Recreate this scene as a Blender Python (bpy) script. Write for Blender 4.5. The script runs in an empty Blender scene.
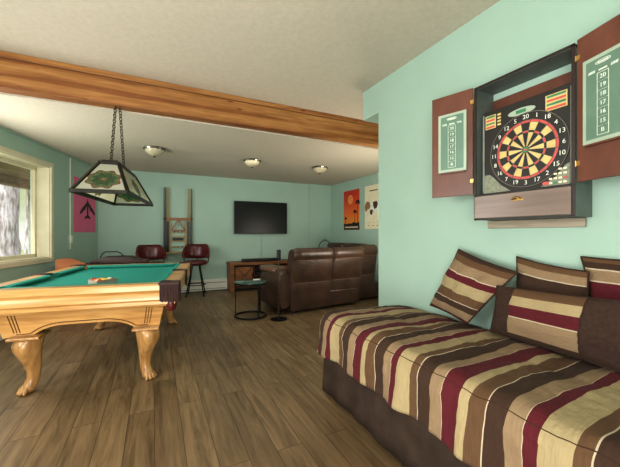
import bpy, bmesh, math, random
from math import sin, cos, pi, radians, sqrt
from mathutils import Vector, Matrix, noise
random.seed(7)
scene = bpy.context.scene
COL = scene.collection

# ------------------------------------------------------------------ materials
def s2l(c):
    return tuple(((v/255.0)/12.92 if v/255.0 <= .04045 else ((v/255.0+.055)/1.055)**2.4) for v in c) + (1.0,)

def new_mat(name):
    m = bpy.data.materials.new(name); m.use_nodes = True
    nt = m.node_tree; b = nt.nodes['Principled BSDF']
    return m, nt, b

def N(nt, kind, **kw):
    n = nt.nodes.new(kind)
    for k, v in kw.items():
        if k.startswith('i_'): n.inputs[k[2:].replace('_', ' ')].default_value = v
        else: setattr(n, k, v)
    return n

def ramp(nt, stops, interp='LINEAR'):
    r = nt.nodes.new('ShaderNodeValToRGB'); cr = r.color_ramp; cr.interpolation = interp
    while len(cr.elements) > 1: cr.elements.remove(cr.elements[-1])
    cr.elements[0].position = stops[0][0]; cr.elements[0].color = s2l(stops[0][1])
    for p, c in stops[1:]:
        e = cr.elements.new(p); e.color = s2l(c)
    return r

def noisy(name, c1, c2, scale=8, rough=.5, bump=0.0, bscale=60, metal=0.0, stretch=(1, 1, 1), detail=4, spec=.5, sheen=0, lo=.3, hi=.7):
    m, nt, b = new_mat(name)
    tc = N(nt, 'ShaderNodeTexCoord'); mp = N(nt, 'ShaderNodeMapping'); mp.inputs['Scale'].default_value = stretch
    nt.links.new(tc.outputs['Object'], mp.inputs['Vector'])
    nz = N(nt, 'ShaderNodeTexNoise'); nz.inputs['Scale'].default_value = scale; nz.inputs['Detail'].default_value = detail
    nt.links.new(mp.outputs[0], nz.inputs['Vector'])
    r = ramp(nt, [(lo, c1), (hi, c2)]); nt.links.new(nz.outputs['Fac'], r.inputs[0])
    nt.links.new(r.outputs[0], b.inputs['Base Color'])
    b.inputs['Roughness'].default_value = rough; b.inputs['Metallic'].default_value = metal
    b.inputs['Specular IOR Level'].default_value = spec
    if sheen: b.inputs['Sheen Weight'].default_value = sheen
    if bump:
        n2 = N(nt, 'ShaderNodeTexNoise'); n2.inputs['Scale'].default_value = bscale; n2.inputs['Detail'].default_value = 3
        nt.links.new(mp.outputs[0], n2.inputs['Vector'])
        bp = N(nt, 'ShaderNodeBump'); bp.inputs['Strength'].default_value = bump; bp.inputs['Distance'].default_value = .01
        nt.links.new(n2.outputs['Fac'], bp.inputs['Height']); nt.links.new(bp.outputs[0], b.inputs['Normal'])
    return m

def wood(name, c1, c2, c3, axis='X', scale=1.0, rough=.4, dist=2.0, knots=False, coat=0.0):
    m, nt, b = new_mat(name)
    tc = N(nt, 'ShaderNodeTexCoord'); mp = N(nt, 'ShaderNodeMapping')
    st = {'X': (1.2, 14, 14), 'Y': (14, 1.2, 14), 'Z': (14, 14, 1.2)}[axis]
    mp.inputs['Scale'].default_value = tuple(v*scale for v in st)
    nt.links.new(tc.outputs['Object'], mp.inputs['Vector'])
    nz = N(nt, 'ShaderNodeTexNoise'); nz.inputs['Scale'].default_value = 1.6; nz.inputs['Detail'].default_value = 6; nz.inputs['Distortion'].default_value = dist*.3
    nt.links.new(mp.outputs[0], nz.inputs['Vector'])
    r = ramp(nt, [(.25, c1), (.5, c2), (.75, c3)]); nt.links.new(nz.outputs['Fac'], r.inputs[0])
    out = r.outputs[0]
    if knots:
        mp2 = N(nt, 'ShaderNodeMapping'); mp2.inputs['Scale'].default_value = (1.6, 1, 9)
        nt.links.new(tc.outputs['Object'], mp2.inputs['Vector'])
        v = N(nt, 'ShaderNodeTexVoronoi'); v.inputs['Scale'].default_value = 1.8
        nt.links.new(mp2.outputs[0], v.inputs['Vector'])
        r2 = ramp(nt, [(0.0, (96, 56, 30)), (.07, (150, 100, 66)), (.13, (255, 255, 255))]); nt.links.new(v.outputs['Distance'], r2.inputs[0])
        # laminated boards: soft steps of tone up the beam
        mp3 = N(nt, 'ShaderNodeMapping'); mp3.inputs['Scale'].default_value = (.35, .01, 11)
        nt.links.new(tc.outputs['Object'], mp3.inputs['Vector'])
        wv = N(nt, 'ShaderNodeTexNoise'); wv.inputs['Scale'].default_value = 1.0; wv.inputs['Detail'].default_value = 1
        nt.links.new(mp3.outputs[0], wv.inputs['Vector'])
        r3 = ramp(nt, [(.4, (200, 172, 146)), (.5, (240, 232, 222)), (.62, (255, 255, 255))]); nt.links.new(wv.outputs['Fac'], r3.inputs[0])
        mx = N(nt, 'ShaderNodeMix', data_type='RGBA', blend_type='MULTIPLY'); mx.inputs[0].default_value = 1
        nt.links.new(out, mx.inputs[6]); nt.links.new(r2.outputs[0], mx.inputs[7])
        mx2 = N(nt, 'ShaderNodeMix', data_type='RGBA', blend_type='MULTIPLY'); mx2.inputs[0].default_value = 1
        nt.links.new(mx.outputs[2], mx2.inputs[6]); nt.links.new(r3.outputs[0], mx2.inputs[7])
        out = mx2.outputs[2]
    nt.links.new(out, b.inputs['Base Color'])
    b.inputs['Roughness'].default_value = rough
    b.inputs['Coat Weight'].default_value = coat; b.inputs['Coat Roughness'].default_value = .15
    bp = N(nt, 'ShaderNodeBump'); bp.inputs['Strength'].default_value = .12; bp.inputs['Distance'].default_value = .004
    nt.links.new(nz.outputs['Fac'], bp.inputs['Height']); nt.links.new(bp.outputs[0], b.inputs['Normal'])
    return m

def floor_mat():
    m, nt, b = new_mat('vinyl_planks')
    tc = N(nt, 'ShaderNodeTexCoord'); mp = N(nt, 'ShaderNodeMapping'); mp.inputs['Rotation'].default_value = (0, 0, radians(90))
    nt.links.new(tc.outputs['Object'], mp.inputs['Vector'])
    br = N(nt, 'ShaderNodeTexBrick'); br.offset = .37; br.offset_frequency = 2
    br.inputs['Scale'].default_value = 1; br.inputs['Brick Width'].default_value = 1.2; br.inputs['Row Height'].default_value = .152
    br.inputs['Mortar Size'].default_value = .0022; br.inputs['Mortar Smooth'].default_value = .3; br.inputs['Bias'].default_value = 0
    br.inputs['Color1'].default_value = s2l((142, 121, 90)); br.inputs['Color2'].default_value = s2l((164, 141, 107)); br.inputs['Mortar'].default_value = s2l((92, 74, 52))
    nt.links.new(mp.outputs[0], br.inputs['Vector'])
    m2 = N(nt, 'ShaderNodeMapping'); m2.inputs['Scale'].default_value = (16, 1.3, 1)
    nt.links.new(tc.outputs['Object'], m2.inputs['Vector'])
    # shift the grain from plank to plank
    ad = N(nt, 'ShaderNodeVectorMath', operation='ADD'); nt.links.new(m2.outputs[0], ad.inputs[0])
    sc = N(nt, 'ShaderNodeVectorMath', operation='SCALE'); sc.inputs[3].default_value = 60
    nt.links.new(br.outputs['Color'], sc.inputs[0]); nt.links.new(sc.outputs[0], ad.inputs[1])
    nz = N(nt, 'ShaderNodeTexNoise'); nz.inputs['Scale'].default_value = 1.5; nz.inputs['Detail'].default_value = 8; nz.inputs['Roughness'].default_value = .65; nz.inputs['Distortion'].default_value = .8
    nt.links.new(ad.outputs[0], nz.inputs['Vector'])
    r = ramp(nt, [(.28, (156, 148, 138)), (.5, (216, 212, 206)), (.72, (255, 252, 248))]); nt.links.new(nz.outputs['Fac'], r.inputs[0])
    mx = N(nt, 'ShaderNodeMix', data_type='RGBA', blend_type='MULTIPLY'); mx.inputs[0].default_value = 1
    nt.links.new(br.outputs['Color'], mx.inputs[6]); nt.links.new(r.outputs[0], mx.inputs[7])
    n3 = N(nt, 'ShaderNodeTexNoise'); n3.inputs['Scale'].default_value = 1.1; n3.inputs['Detail'].default_value = 2
    nt.links.new(tc.outputs['Object'], n3.inputs['Vector'])
    r3 = ramp(nt, [(.35, (225, 222, 220)), (.65, (255, 255, 255))]); nt.links.new(n3.outputs['Fac'], r3.inputs[0])
    mx2 = N(nt, 'ShaderNodeMix', data_type='RGBA', blend_type='MULTIPLY'); mx2.inputs[0].default_value = 1
    nt.links.new(mx.outputs[2], mx2.inputs[6]); nt.links.new(r3.outputs[0], mx2.inputs[7])
    nt.links.new(mx2.outputs[2], b.inputs['Base Color'])
    rr = N(nt, 'ShaderNodeMapRange'); rr.inputs['To Min'].default_value = .36; rr.inputs['To Max'].default_value = .55
    nt.links.new(nz.outputs['Fac'], rr.inputs['Value']); nt.links.new(rr.outputs[0], b.inputs['Roughness'])
    bp = N(nt, 'ShaderNodeBump'); bp.inputs['Strength'].default_value = .25; bp.inputs['Distance'].default_value = .003
    nt.links.new(nz.outputs['Fac'], bp.inputs['Height']); nt.links.new(bp.outputs[0], b.inputs['Normal'])
    return m

TAN = (146, 125, 99); BURG = (94, 38, 45); CREAM = (168, 153, 118); MID = (102, 78, 57); DARK = (70, 53, 43); WHT = (190, 178, 155)
def stripe_mat(name, stops, coord=1, wob=.012, seams=(), span=1.0):
    """woven stripes running across the UV; stops are (pos, colour) over one repeat of length span"""
    m, nt, b = new_mat(name)
    uv = N(nt, 'ShaderNodeUVMap'); uv.uv_map = 'UVMap'
    sp = N(nt, 'ShaderNodeSeparateXYZ'); nt.links.new(uv.outputs[0], sp.inputs[0])
    nz = N(nt, 'ShaderNodeTexNoise'); nz.inputs['Scale'].default_value = 3.5; nz.inputs['Detail'].default_value = 2
    nt.links.new(uv.outputs[0], nz.inputs['Vector'])
    s1 = N(nt, 'ShaderNodeMath', operation='SUBTRACT'); s1.inputs[1].default_value = .5; nt.links.new(nz.outputs['Fac'], s1.inputs[0])
    s2 = N(nt, 'ShaderNodeMath', operation='MULTIPLY'); s2.inputs[1].default_value = wob*2; nt.links.new(s1.outputs[0], s2.inputs[0])
    a = N(nt, 'ShaderNodeMath', operation='ADD'); nt.links.new(sp.outputs[coord], a.inputs[0]); nt.links.new(s2.outputs[0], a.inputs[1])
    d = N(nt, 'ShaderNodeMath', operation='DIVIDE'); d.inputs[1].default_value = span; nt.links.new(a.outputs[0], d.inputs[0])
    fr = N(nt, 'ShaderNodeMath', operation='FRACT'); nt.links.new(d.outputs[0], fr.inputs[0])
    r = ramp(nt, stops, 'CONSTANT'); nt.links.new(fr.outputs[0], r.inputs[0])
    # slubby weave
    mp = N(nt, 'ShaderNodeMapping'); mp.inputs['Scale'].default_value = (14, 160, 1) if coord == 1 else (160, 14, 1)
    nt.links.new(uv.outputs[0], mp.inputs[0])
    n2 = N(nt, 'ShaderNodeTexNoise'); n2.inputs['Scale'].default_value = 1; n2.inputs['Detail'].default_value = 4; nt.links.new(mp.outputs[0], n2.inputs['Vector'])
    r2 = ramp(nt, [(.3, (228, 226, 224)), (.7, (255, 255, 255))]); nt.links.new(n2.outputs['Fac'], r2.inputs[0])
    mx = N(nt, 'ShaderNodeMix', data_type='RGBA', blend_type='MULTIPLY'); mx.inputs[0].default_value = .8
    nt.links.new(r.outputs[0], mx.inputs[6]); nt.links.new(r2.outputs[0], mx.inputs[7])
    out = mx.outputs[2]
    for su in seams:
        c = N(nt, 'ShaderNodeMath', operation='COMPARE'); c.inputs[1].default_value = su; c.inputs[2].default_value = .0018
        nt.links.new(sp.outputs[0], c.inputs[0])
        k = N(nt, 'ShaderNodeMix', data_type='RGBA'); k.inputs[7].default_value = s2l((62, 44, 34))
        nt.links.new(c.outputs[0], k.inputs[0]); nt.links.new(out, k.inputs[6]); out = k.outputs[2]
    nt.links.new(out, b.inputs['Base Color'])
    b.inputs['Roughness'].default_value = .85; b.inputs['Sheen Weight'].default_value = .03; b.inputs['Specular IOR Level'].default_value = .1
    n3 = N(nt, 'ShaderNodeTexNoise'); n3.inputs['Scale'].default_value = 26; n3.inputs['Detail'].default_value = 4; nt.links.new(uv.outputs[0], n3.inputs['Vector'])
    bp = N(nt, 'ShaderNodeBump'); bp.inputs['Strength'].default_value = .35; bp.inputs['Distance'].default_value = .02
    nt.links.new(n3.outputs['Fac'], bp.inputs['Height']); nt.links.new(bp.outputs[0], b.inputs['Normal'])
    return m

def flat(name, c, rough=.5, metal=0, spec=.5, em=0):
    return noisy(name, tuple(max(0, v*.93) for v in c), tuple(min(255, v*1.04) for v in c), 18, rough, 0, metal=metal, spec=spec)

M = {}
M['wall'] = noisy('teal_wall_paint', (160, 187, 174), (165, 192, 179), 2.5, .62, .10, 220, spec=.3)
M['ceil'] = noisy('beige_ceiling_texture', (196, 189, 174), (204, 197, 182), 30, .85, .12, 70, spec=.1)
M['floor'] = floor_mat()
M['trim'] = noisy('cream_window_trim', (208, 202, 176), (218, 212, 188), 6, .45)
M['white'] = noisy('white_enamel', (214, 216, 204), (222, 224, 214), 6, .4)
M['beam'] = wood('laminated_pine_beam', (142, 98, 54), (170, 122, 70), (190, 144, 88), 'X', 1.6, .45, 2, knots=True)
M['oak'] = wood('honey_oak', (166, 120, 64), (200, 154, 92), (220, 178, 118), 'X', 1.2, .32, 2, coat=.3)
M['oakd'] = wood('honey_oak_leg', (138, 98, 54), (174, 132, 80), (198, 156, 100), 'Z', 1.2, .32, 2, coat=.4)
M['groove'] = noisy('oak_groove_shadow', (96, 62, 30), (120, 80, 40), 10, .6)
M['felt'] = noisy('teal_green_felt', (48, 142, 128), (58, 152, 138), 40, .8, .05, 200, spec=.1)
M['pocket'] = noisy('plum_brown_leather', (52, 30, 32), (78, 50, 50), 20, .5, .3, 60)
M['fringe'] = noisy('plum_leather_fringe', (50, 30, 28), (84, 56, 52), 60, .65, .4, 90, stretch=(6, 6, .3))
M['leather'] = noisy('brown_sofa_leather', (52, 37, 29), (74, 53, 41), 5, .38, .35, 26, spec=.6)
M['leather_l'] = noisy('paler_brown_leather', (88, 62, 48), (112, 84, 66), 7, .34, .4, 24, spec=.6)  # paler brown than the rest of the sofa, for the arm pad
M['thread'] = flat('tan_stitching', (120, 92, 74), .6)
M['mleather'] = noisy('maroon_vinyl', (72, 26, 26), (96, 36, 34), 8, .3, .1, 40)
M['black'] = noisy('black_plastic', (16, 17, 18), (26, 27, 28), 20, .4)
M['blackm'] = noisy('black_metal', (20, 19, 18), (32, 30, 28), 20, .35, metal=.6)
M['screen'] = noisy('dark_tv_glass', (16, 20, 21), (24, 29, 29), 2, .28, spec=.25)
M['chrome'] = noisy('brushed_nickel', (150, 148, 140), (176, 174, 166), 14, .25, metal=1)
M['brass'] = noisy('brass_hardware', (186, 150, 84), (214, 180, 110), 20, .3, metal=.8)
M['cabwood'] = noisy('red_brown_laminate', (92, 56, 44), (114, 70, 54), 9, .35, .08, 50, stretch=(1, 1, .5))
M['drawer'] = wood('pale_brown_drawer_face', (112, 98, 90), (124, 108, 100), (136, 120, 110), 'X', 1, .25, 1)
M['slat'] = wood('pale_wood_slat', (136, 128, 110), (158, 148, 130), (172, 162, 144), 'X', 2, .6, 1)
M['cabdark'] = noisy('dark_brown_edge', (34, 24, 22), (48, 34, 30), 12, .4)
M['cabgreen'] = noisy('grey_green_board', (82, 92, 86), (98, 108, 102), 6, .5)
M['chalk'] = noisy('green_score_face', (98, 126, 110), (106, 136, 118), 6, .35)
M['chalkf'] = noisy('pale_green_score_frame', (158, 174, 156), (168, 184, 166), 6, .4)
M['ink'] = flat('white_ink', (226, 232, 220), .6)
M['dbk'] = flat('board_black', (34, 32, 30), .45)
M['dye'] = flat('board_yellow', (206, 184, 122), .5)
M['drd'] = flat('board_red', (192, 84, 78), .5)
M['dgn'] = flat('board_green', (58, 128, 92), .5)
M['wire'] = flat('grey_spider_plastic', (108, 100, 92), .4)
M['dgrey'] = noisy('speckled_grey_plastic', (112, 116, 100), (142, 146, 128), 60, .5)
M['grill'] = noisy('grey_strip_plastic', (112, 116, 108), (132, 136, 126), 20, .5)
M['rustic'] = wood('rustic_brown_wood', (86, 52, 28), (124, 80, 44), (154, 106, 64), 'X', 1.4, .5, 3)
M['rusticd'] = wood('dark_rustic_wood', (44, 28, 18), (60, 38, 24), (76, 50, 32), 'X', 1.4, .5, 3)
M['orangewood'] = wood('orange_brown_wood', (128, 72, 36), (156, 92, 50), (176, 114, 66), 'X', 1, .6, 2)
M['cuewood'] = wood('yellow_cue_maple', (140, 118, 70), (160, 138, 86), (174, 152, 100), 'Z', 1, .3, 1)
M['cuedark'] = flat('dark_cue_butt', (40, 34, 34), .3)
M['rackwood'] = wood('orange_rack_wood', (130, 74, 44), (148, 90, 54), (164, 106, 68), 'X', 1, .4, 1)
M['glasstop'] = noisy('dark_green_glass_top', (60, 84, 76), (72, 98, 90), 6, .12, spec=.9)
M['skirt'] = noisy('dark_taupe_bed_skirt', (54, 44, 38), (70, 58, 50), 8, .9, .3, 60, spec=.05)
M['taupe'] = noisy('dark_taupe_linen', (60, 46, 40), (70, 55, 48), 60, .9, .25, 160, spec=.05)
M['mattress'] = noisy('off_white_ticking', (200, 196, 186), (214, 210, 200), 20, .9)
M['bulb'] = noisy('frosted_glass_bowl', (186, 178, 152), (200, 192, 166), 6, .25)
M['frost'] = M['bulb']
M['lead'] = noisy('dark_bronze_came', (26, 26, 20), (42, 40, 30), 30, .4, metal=.5)
M['chainm'] = noisy('dark_bronze_chain', (50, 44, 36), (84, 76, 62), 40, .35, metal=.7)
M['caser'] = noisy('dark_brown_case', (44, 28, 22), (62, 40, 32), 14, .5, .2, 60)
M['bark'] = noisy('pale_sunlit_bark', (170, 156, 160), (244, 238, 250), 9, .9, 1.0, 30, stretch=(2.5, 2.5, .5), lo=.38, hi=.6)
M['porch'] = wood('weathered_porch_wood', (110, 84, 66), (140, 112, 90), (160, 132, 108), 'Y', 1, .8, 2)
M['grass'] = noisy('pale_green_ground', (150, 170, 110), (196, 206, 160), 3, .95)

# comforter: two stripe repeats, positions as fractions of .66 m
def comf_stops():
    L = [(.0, BURG), (.045, CREAM), (.140, MID), (.185, WHT), (.190, DARK), (.265, TAN), (.325, WHT),
         (.330, BURG), (.412, CREAM), (.455, MID), (.522, WHT), (.528, DARK), (.600, TAN), (.655, WHT)]
    return [(p/.66, c) for p, c in L]
M['comf'] = stripe_mat('striped_comforter_weave', comf_stops(), 1, .012, seams=(-.07,), span=.66)

# stained glass: UV is -1..1 across the panel
def glass_mat():
    m, nt, b = new_mat('leaded_glass_panel')
    uv = N(nt, 'ShaderNodeUVMap'); uv.uv_map = 'UVMap'
    sp = N(nt, 'ShaderNodeSeparateXYZ'); nt.links.new(uv.outputs[0], sp.inputs[0])
    def math(op, a, bb=None):
        n = N(nt, 'ShaderNodeMath', operation=op)
        for i, v in enumerate((a, bb)):
            if v is None: continue
            if isinstance(v, (int, float)): n.inputs[i].default_value = v
            else: nt.links.new(v, n.inputs[i])
        return n.outputs[0]
    x, y = sp.outputs[0], sp.outputs[1]
    ang = math('ARCTAN2', y, x)
    wob = math('MULTIPLY', math('COSINE', math('MULTIPLY', ang, 8.0)), .05)
    r = math('ADD', math('SQRT', math('ADD', math('MULTIPLY', x, x), math('MULTIPLY', y, y))), wob)
    vo = N(nt, 'ShaderNodeTexVoronoi', feature='DISTANCE_TO_EDGE'); vo.inputs['Scale'].default_value = 5.0
    nt.links.new(uv.outputs[0], vo.inputs['Vector'])
    rr = ramp(nt, [(0.0, (150, 120, 90)), (.08, (66, 92, 64)), (.36, (92, 116, 82)), (.48, (140, 98, 74)), (.54, (72, 62, 46)), (.565, (188, 188, 174)), (1.0, (186, 184, 168))], 'CONSTANT')
    nt.links.new(r, rr.inputs[0])
    edge = math('LESS_THAN', vo.outputs['Distance'], .035)
    inside = math('LESS_THAN', r, .55)
    e2 = math('MULTIPLY', edge, inside)
    mx = N(nt, 'ShaderNodeMix', data_type='RGBA'); mx.inputs[7].default_value = s2l((60, 56, 40))
    nt.links.new(e2, mx.inputs[0]); nt.links.new(rr.outputs[0], mx.inputs[6])
    nt.links.new(mx.outputs[2], b.inputs['Base Color']); b.inputs['Roughness'].default_value = .25
    tr = N(nt, 'ShaderNodeBsdfTranslucent'); 
    sat = N(nt, 'ShaderNodeHueSaturation'); sat.inputs['Saturation'].default_value = 1.8; sat.inputs['Value'].default_value = 1.3
    nt.links.new(mx.outputs[2], sat.inputs['Color']); nt.links.new(sat.outputs[0], tr.inputs['Color'])
    ms = N(nt, 'ShaderNodeMixShader'); ms.inputs[0].default_value = .32
    nt.links.new(b.outputs[0], ms.inputs[1]); nt.links.new(tr.outputs[0], ms.inputs[2])
    nt.links.new(ms.outputs[0], nt.nodes['Material Output'].inputs['Surface'])
    return m
M['stained'] = glass_mat()

def pane_mat():
    m, nt, b = new_mat('window_glass')
    tr = N(nt, 'ShaderNodeBsdfTransparent'); gl = N(nt, 'ShaderNodeBsdfGlossy'); gl.inputs['Roughness'].default_value = .02
    ms = N(nt, 'ShaderNodeMixShader'); ms.inputs[0].default_value = .05; nt.links.new(tr.outputs[0], ms.inputs[1]); nt.links.new(gl.outputs[0], ms.inputs[2])
    nt.links.new(ms.outputs[0], nt.nodes['Material Output'].inputs['Surface'])
    return m
M['pane'] = pane_mat()

def sunset_mat():
    m, nt, b = new_mat('sunset_poster_print')
    tc = N(nt, 'ShaderNodeTexCoord'); sp = N(nt, 'ShaderNodeSeparateXYZ'); nt.links.new(tc.outputs['Object'], sp.inputs[0])
    mr = N(nt, 'ShaderNodeMapRange'); mr.inputs['From Min'].default_value = 0; mr.inputs['From Max'].default_value = .89
    nt.links.new(sp.outputs[2], mr.inputs['Value'])
    r = ramp(nt, [(0, (60, 30, 20)), (.1, (70, 34, 20)), (.13, (226, 150, 52)), (.4, (226, 112, 44)), (.75, (208, 66, 34)), (1, (186, 48, 32))]); nt.links.new(mr.outputs[0], r.inputs[0])
    nt.links.new(r.outputs[0], b.inputs['Base Color']); b.inputs['Roughness'].default_value = .5
    return m
M['sunset'] = sunset_mat()
M['pink'] = noisy('magenta_pink_print', (214, 104, 142), (220, 114, 150), 6, .6)
M['paper'] = noisy('cream_paper', (222, 216, 186), (232, 226, 198), 6, .7)
M['sil'] = flat('dark_silhouette_ink', (40, 24, 24), .6)
M['cow1'] = flat('tan_brown_patch', (150, 112, 76), .6)
M['cow2'] = flat('dark_brown_patch', (74, 54, 42), .6)
M['sunp'] = flat('peach_sun_ink', (236, 150, 86), .6)
M['redink'] = flat('red_ink', (190, 60, 50), .6)

# ------------------------------------------------------------------ mesh builder
class MB:
    def __init__(s):
        s.bm = bmesh.new(); s.mi = 0; s.uv = None
    def _add(s, vs, fs, mat=None):
        T = mat or Matrix.Identity(4)
        bv = [s.bm.verts.new(T @ Vector(v)) for v in vs]
        out = []
        for f in fs:
            try:
                fc = s.bm.faces.new([bv[i] for i in f]); fc.material_index = s.mi; out.append(fc)
            except ValueError: pass
        return bv, out
    def box(s, x0, x1, y0, y1, z0, z1, bev=0, seg=2, mat=None):
        b2 = bmesh.new()
        vs = [b2.verts.new(v) for v in ((x0, y0, z0), (x1, y0, z0), (x1, y1, z0), (x0, y1, z0), (x0, y0, z1), (x1, y0, z1), (x1, y1, z1), (x0, y1, z1))]
        for f in ((0, 3, 2, 1), (4, 5, 6, 7), (0, 1, 5, 4), (1, 2, 6, 5), (2, 3, 7, 6), (3, 0, 4, 7)): b2.faces.new([vs[i] for i in f])
        if bev: bmesh.ops.bevel(b2, geom=list(b2.edges), offset=bev, segments=seg, profile=.5, affect='EDGES')
        s.merge(b2, mat); return s
    def merge(s, b2, mat=None):
        b2.verts.index_update()
        s._add([v.co.copy() for v in b2.verts], [[v.index for v in f.verts] for f in b2.faces], mat); b2.free()
    def obox(s, p0, p1, w, h, bev=0, up=Vector((0, 0, 1))):
        """bar from p0 to p1, w wide, h high"""
        p0, p1 = Vector(p0), Vector(p1); d = p1-p0; L = d.length; d.normalize()
        r = d.cross(up)
        if r.length < 1e-4: r = d.cross(Vector((0, 1, 0)))
        r.normalize(); u = r.cross(d)
        m = Matrix((( d.x, r.x, u.x, p0.x), (d.y, r.y, u.y, p0.y), (d.z, r.z, u.z, p0.z), (0, 0, 0, 1)))
        s.box(0, L, -w/2, w/2, -h/2, h/2, bev, mat=m); return s
    def cyl(s, p0, p1, r0, r1=None, n=16, cap=True):
        r1 = r0 if r1 is None else r1
        p0, p1 = Vector(p0), Vector(p1); d = (p1-p0).normalized()
        a = d.orthogonal().normalized(); b = d.cross(a)
        vs = [p0+(a*cos(2*pi*i/n)+b*sin(2*pi*i/n))*r0 for i in range(n)]+[p1+(a*cos(2*pi*i/n)+b*sin(2*pi*i/n))*r1 for i in range(n)]
        fs = [(i, (i+1) % n, n+(i+1) % n, n+i) for i in range(n)]
        if cap: fs += [tuple(range(n-1, -1, -1)), tuple(range(n, 2*n))]
        s._add(vs, fs); return s
    def tube(s, pts, r, n=8, closed=False):
        pts = [Vector(p) for p in pts]; m = len(pts); vs = []; prev = None
        for i, p in enumerate(pts):
            if closed: t = pts[(i+1) % m]-pts[i-1]
            else: t = pts[min(i+1, m-1)]-pts[max(i-1, 0)]
            t.normalize()
            a = (prev - t*prev.dot(t)) if prev is not None else t.orthogonal()
            if a.length < 1e-5: a = t.orthogonal()
            a.normalize(); prev = a; b = t.cross(a); rr = r[i] if isinstance(r, (list, tuple)) else r
            vs += [p+(a*cos(2*pi*k/n)+b*sin(2*pi*k/n))*rr for k in range(n)]
        fs = []
        for i in range(m if closed else m-1):
            j = (i+1) % m
            fs += [(i*n+k, i*n+(k+1) % n, j*n+(k+1) % n, j*n+k) for k in range(n)]
        if not closed: fs += [tuple(range(n-1, -1, -1)), tuple((m-1)*n+k for k in range(n))]
        s._add(vs, fs); return s
    def lathe(s, prof, c=(0, 0, 0), n=24, mat=None):
        vs = []; c = Vector(c)
        for r, z in prof: vs += [c+Vector((r*cos(2*pi*k/n), r*sin(2*pi*k/n), z)) for k in range(n)]
        m = len(prof); fs = []
        for i in range(m-1): fs += [(i*n+k, i*n+(k+1) % n, (i+1)*n+(k+1) % n, (i+1)*n+k) for k in range(n)]
        fs += [tuple(range(n-1, -1, -1)), tuple((m-1)*n+k for k in range(n))]
        s._add(vs, fs, mat); return s
    def loft(s, secs, closed=True, caps=True):
        n = len(secs[0]); vs = [p for sec in secs for p in sec]; fs = []
        for i in range(len(secs)-1):
            for k in range(n if closed else n-1):
                j = (k+1) % n; fs.append((i*n+k, i*n+j, (i+1)*n+j, (i+1)*n+k))
        if caps: fs += [tuple(range(n-1, -1, -1)), tuple((len(secs)-1)*n+k for k in range(n))]
        s._add(vs, fs); return s
    def prism(s, poly, lo, hi, axis='y', mat=None, bev=0):
        """poly in the plane normal to axis (xz for y, xy for z, yz for x)"""
        def P(a, b, c):
            return {'y': (a, c, b), 'z': (a, b, c), 'x': (c, a, b)}[axis]
        n = len(poly); b2 = bmesh.new()
        vs = [b2.verts.new(P(a, b, lo)) for a, b in poly]+[b2.verts.new(P(a, b, hi)) for a, b in poly]
        b2.faces.new(vs[:n][::-1]); b2.faces.new(vs[n:])
        for i in range(n): b2.faces.new((vs[i], vs[(i+1) % n], vs[n+(i+1) % n], vs[n+i]))
        bmesh.ops.recalc_face_normals(b2, faces=list(b2.faces))
        if bev: bmesh.ops.bevel(b2, geom=list(b2.edges), offset=bev, segments=2, profile=.5, affect='EDGES')
        s.merge(b2, mat); return s
    def ball(s, c, r, sc=(1, 1, 1), u=14, v=9):
        b2 = bmesh.new(); bmesh.ops.create_uvsphere(b2, u_segments=u, v_segments=v, radius=r)
        s.merge(b2, Matrix.Translation(c) @ Matrix.Diagonal((*sc, 1))); return s
    def text(s, txt, size, mat, ex=.0006, align='CENTER'):
        cu = bpy.data.curves.new('lettering', 'FONT'); cu.body = txt; cu.size = size; cu.extrude = ex; cu.align_x = align; cu.align_y = 'CENTER'; cu.resolution_u = 3
        ob = bpy.data.objects.new('lettering', cu); COL.objects.link(ob)
        dg = bpy.context.evaluated_depsgraph_get(); dg.update()
        me = bpy.data.meshes.new_from_object(ob.evaluated_get(dg))
        s._add([v.co.copy() for v in me.vertices], [list(p.vertices) for p in me.polygons], mat)
        bpy.data.objects.remove(ob); bpy.data.curves.remove(cu); bpy.data.meshes.remove(me); return s
    def build(s, name, mats, parent=None, smooth=None, loc=None, rot=None):
        bmesh.ops.recalc_face_normals(s.bm, faces=list(s.bm.faces))
        me = bpy.data.meshes.new(name); s.bm.to_mesh(me); s.bm.free()
        for m in (mats if isinstance(mats, (list, tuple)) else [mats]): me.materials.append(M[m] if isinstance(m, str) else m)
        if smooth is not None:
            for p in me.polygons: p.use_smooth = True
            me.set_sharp_from_angle(angle=radians(smooth))
        o = bpy.data.objects.new(name, me); COL.objects.link(o)
        if parent: o.parent = parent
        if loc is not None: o.location = loc
        if rot is not None: o.rotation_euler = rot
        return o

def tag(o, label, cat, group=None):
    o['label'] = label; o['category'] = cat
    if group: o['group'] = group
    return o
def thing(name, label, cat, loc, rz=0, group=None):
    o = bpy.data.objects.new(name, None); COL.objects.link(o); o.location = loc; o.rotation_euler = (0, 0, rz)
    o.empty_display_size = .1
    return tag(o, label, cat, group)
def struct(o):
    o['kind'] = 'structure'; return o
def copy_tree(o, label=None, loc=None, rz=None):
    def cp(x, par):
        c = x.copy(); COL.objects.link(c)
        if par: c.parent = par
        for ch in kids.get(x, []): cp(ch, c)
        return c
    kids = {}
    for x in list(COL.objects):
        if x.parent: kids.setdefault(x.parent, []).append(x)
    c = cp(o, None)
    if label: c['label'] = label
    if loc is not None: c.location = loc
    if rz is not None: c.rotation_euler = (0, 0, rz)
    return c

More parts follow.
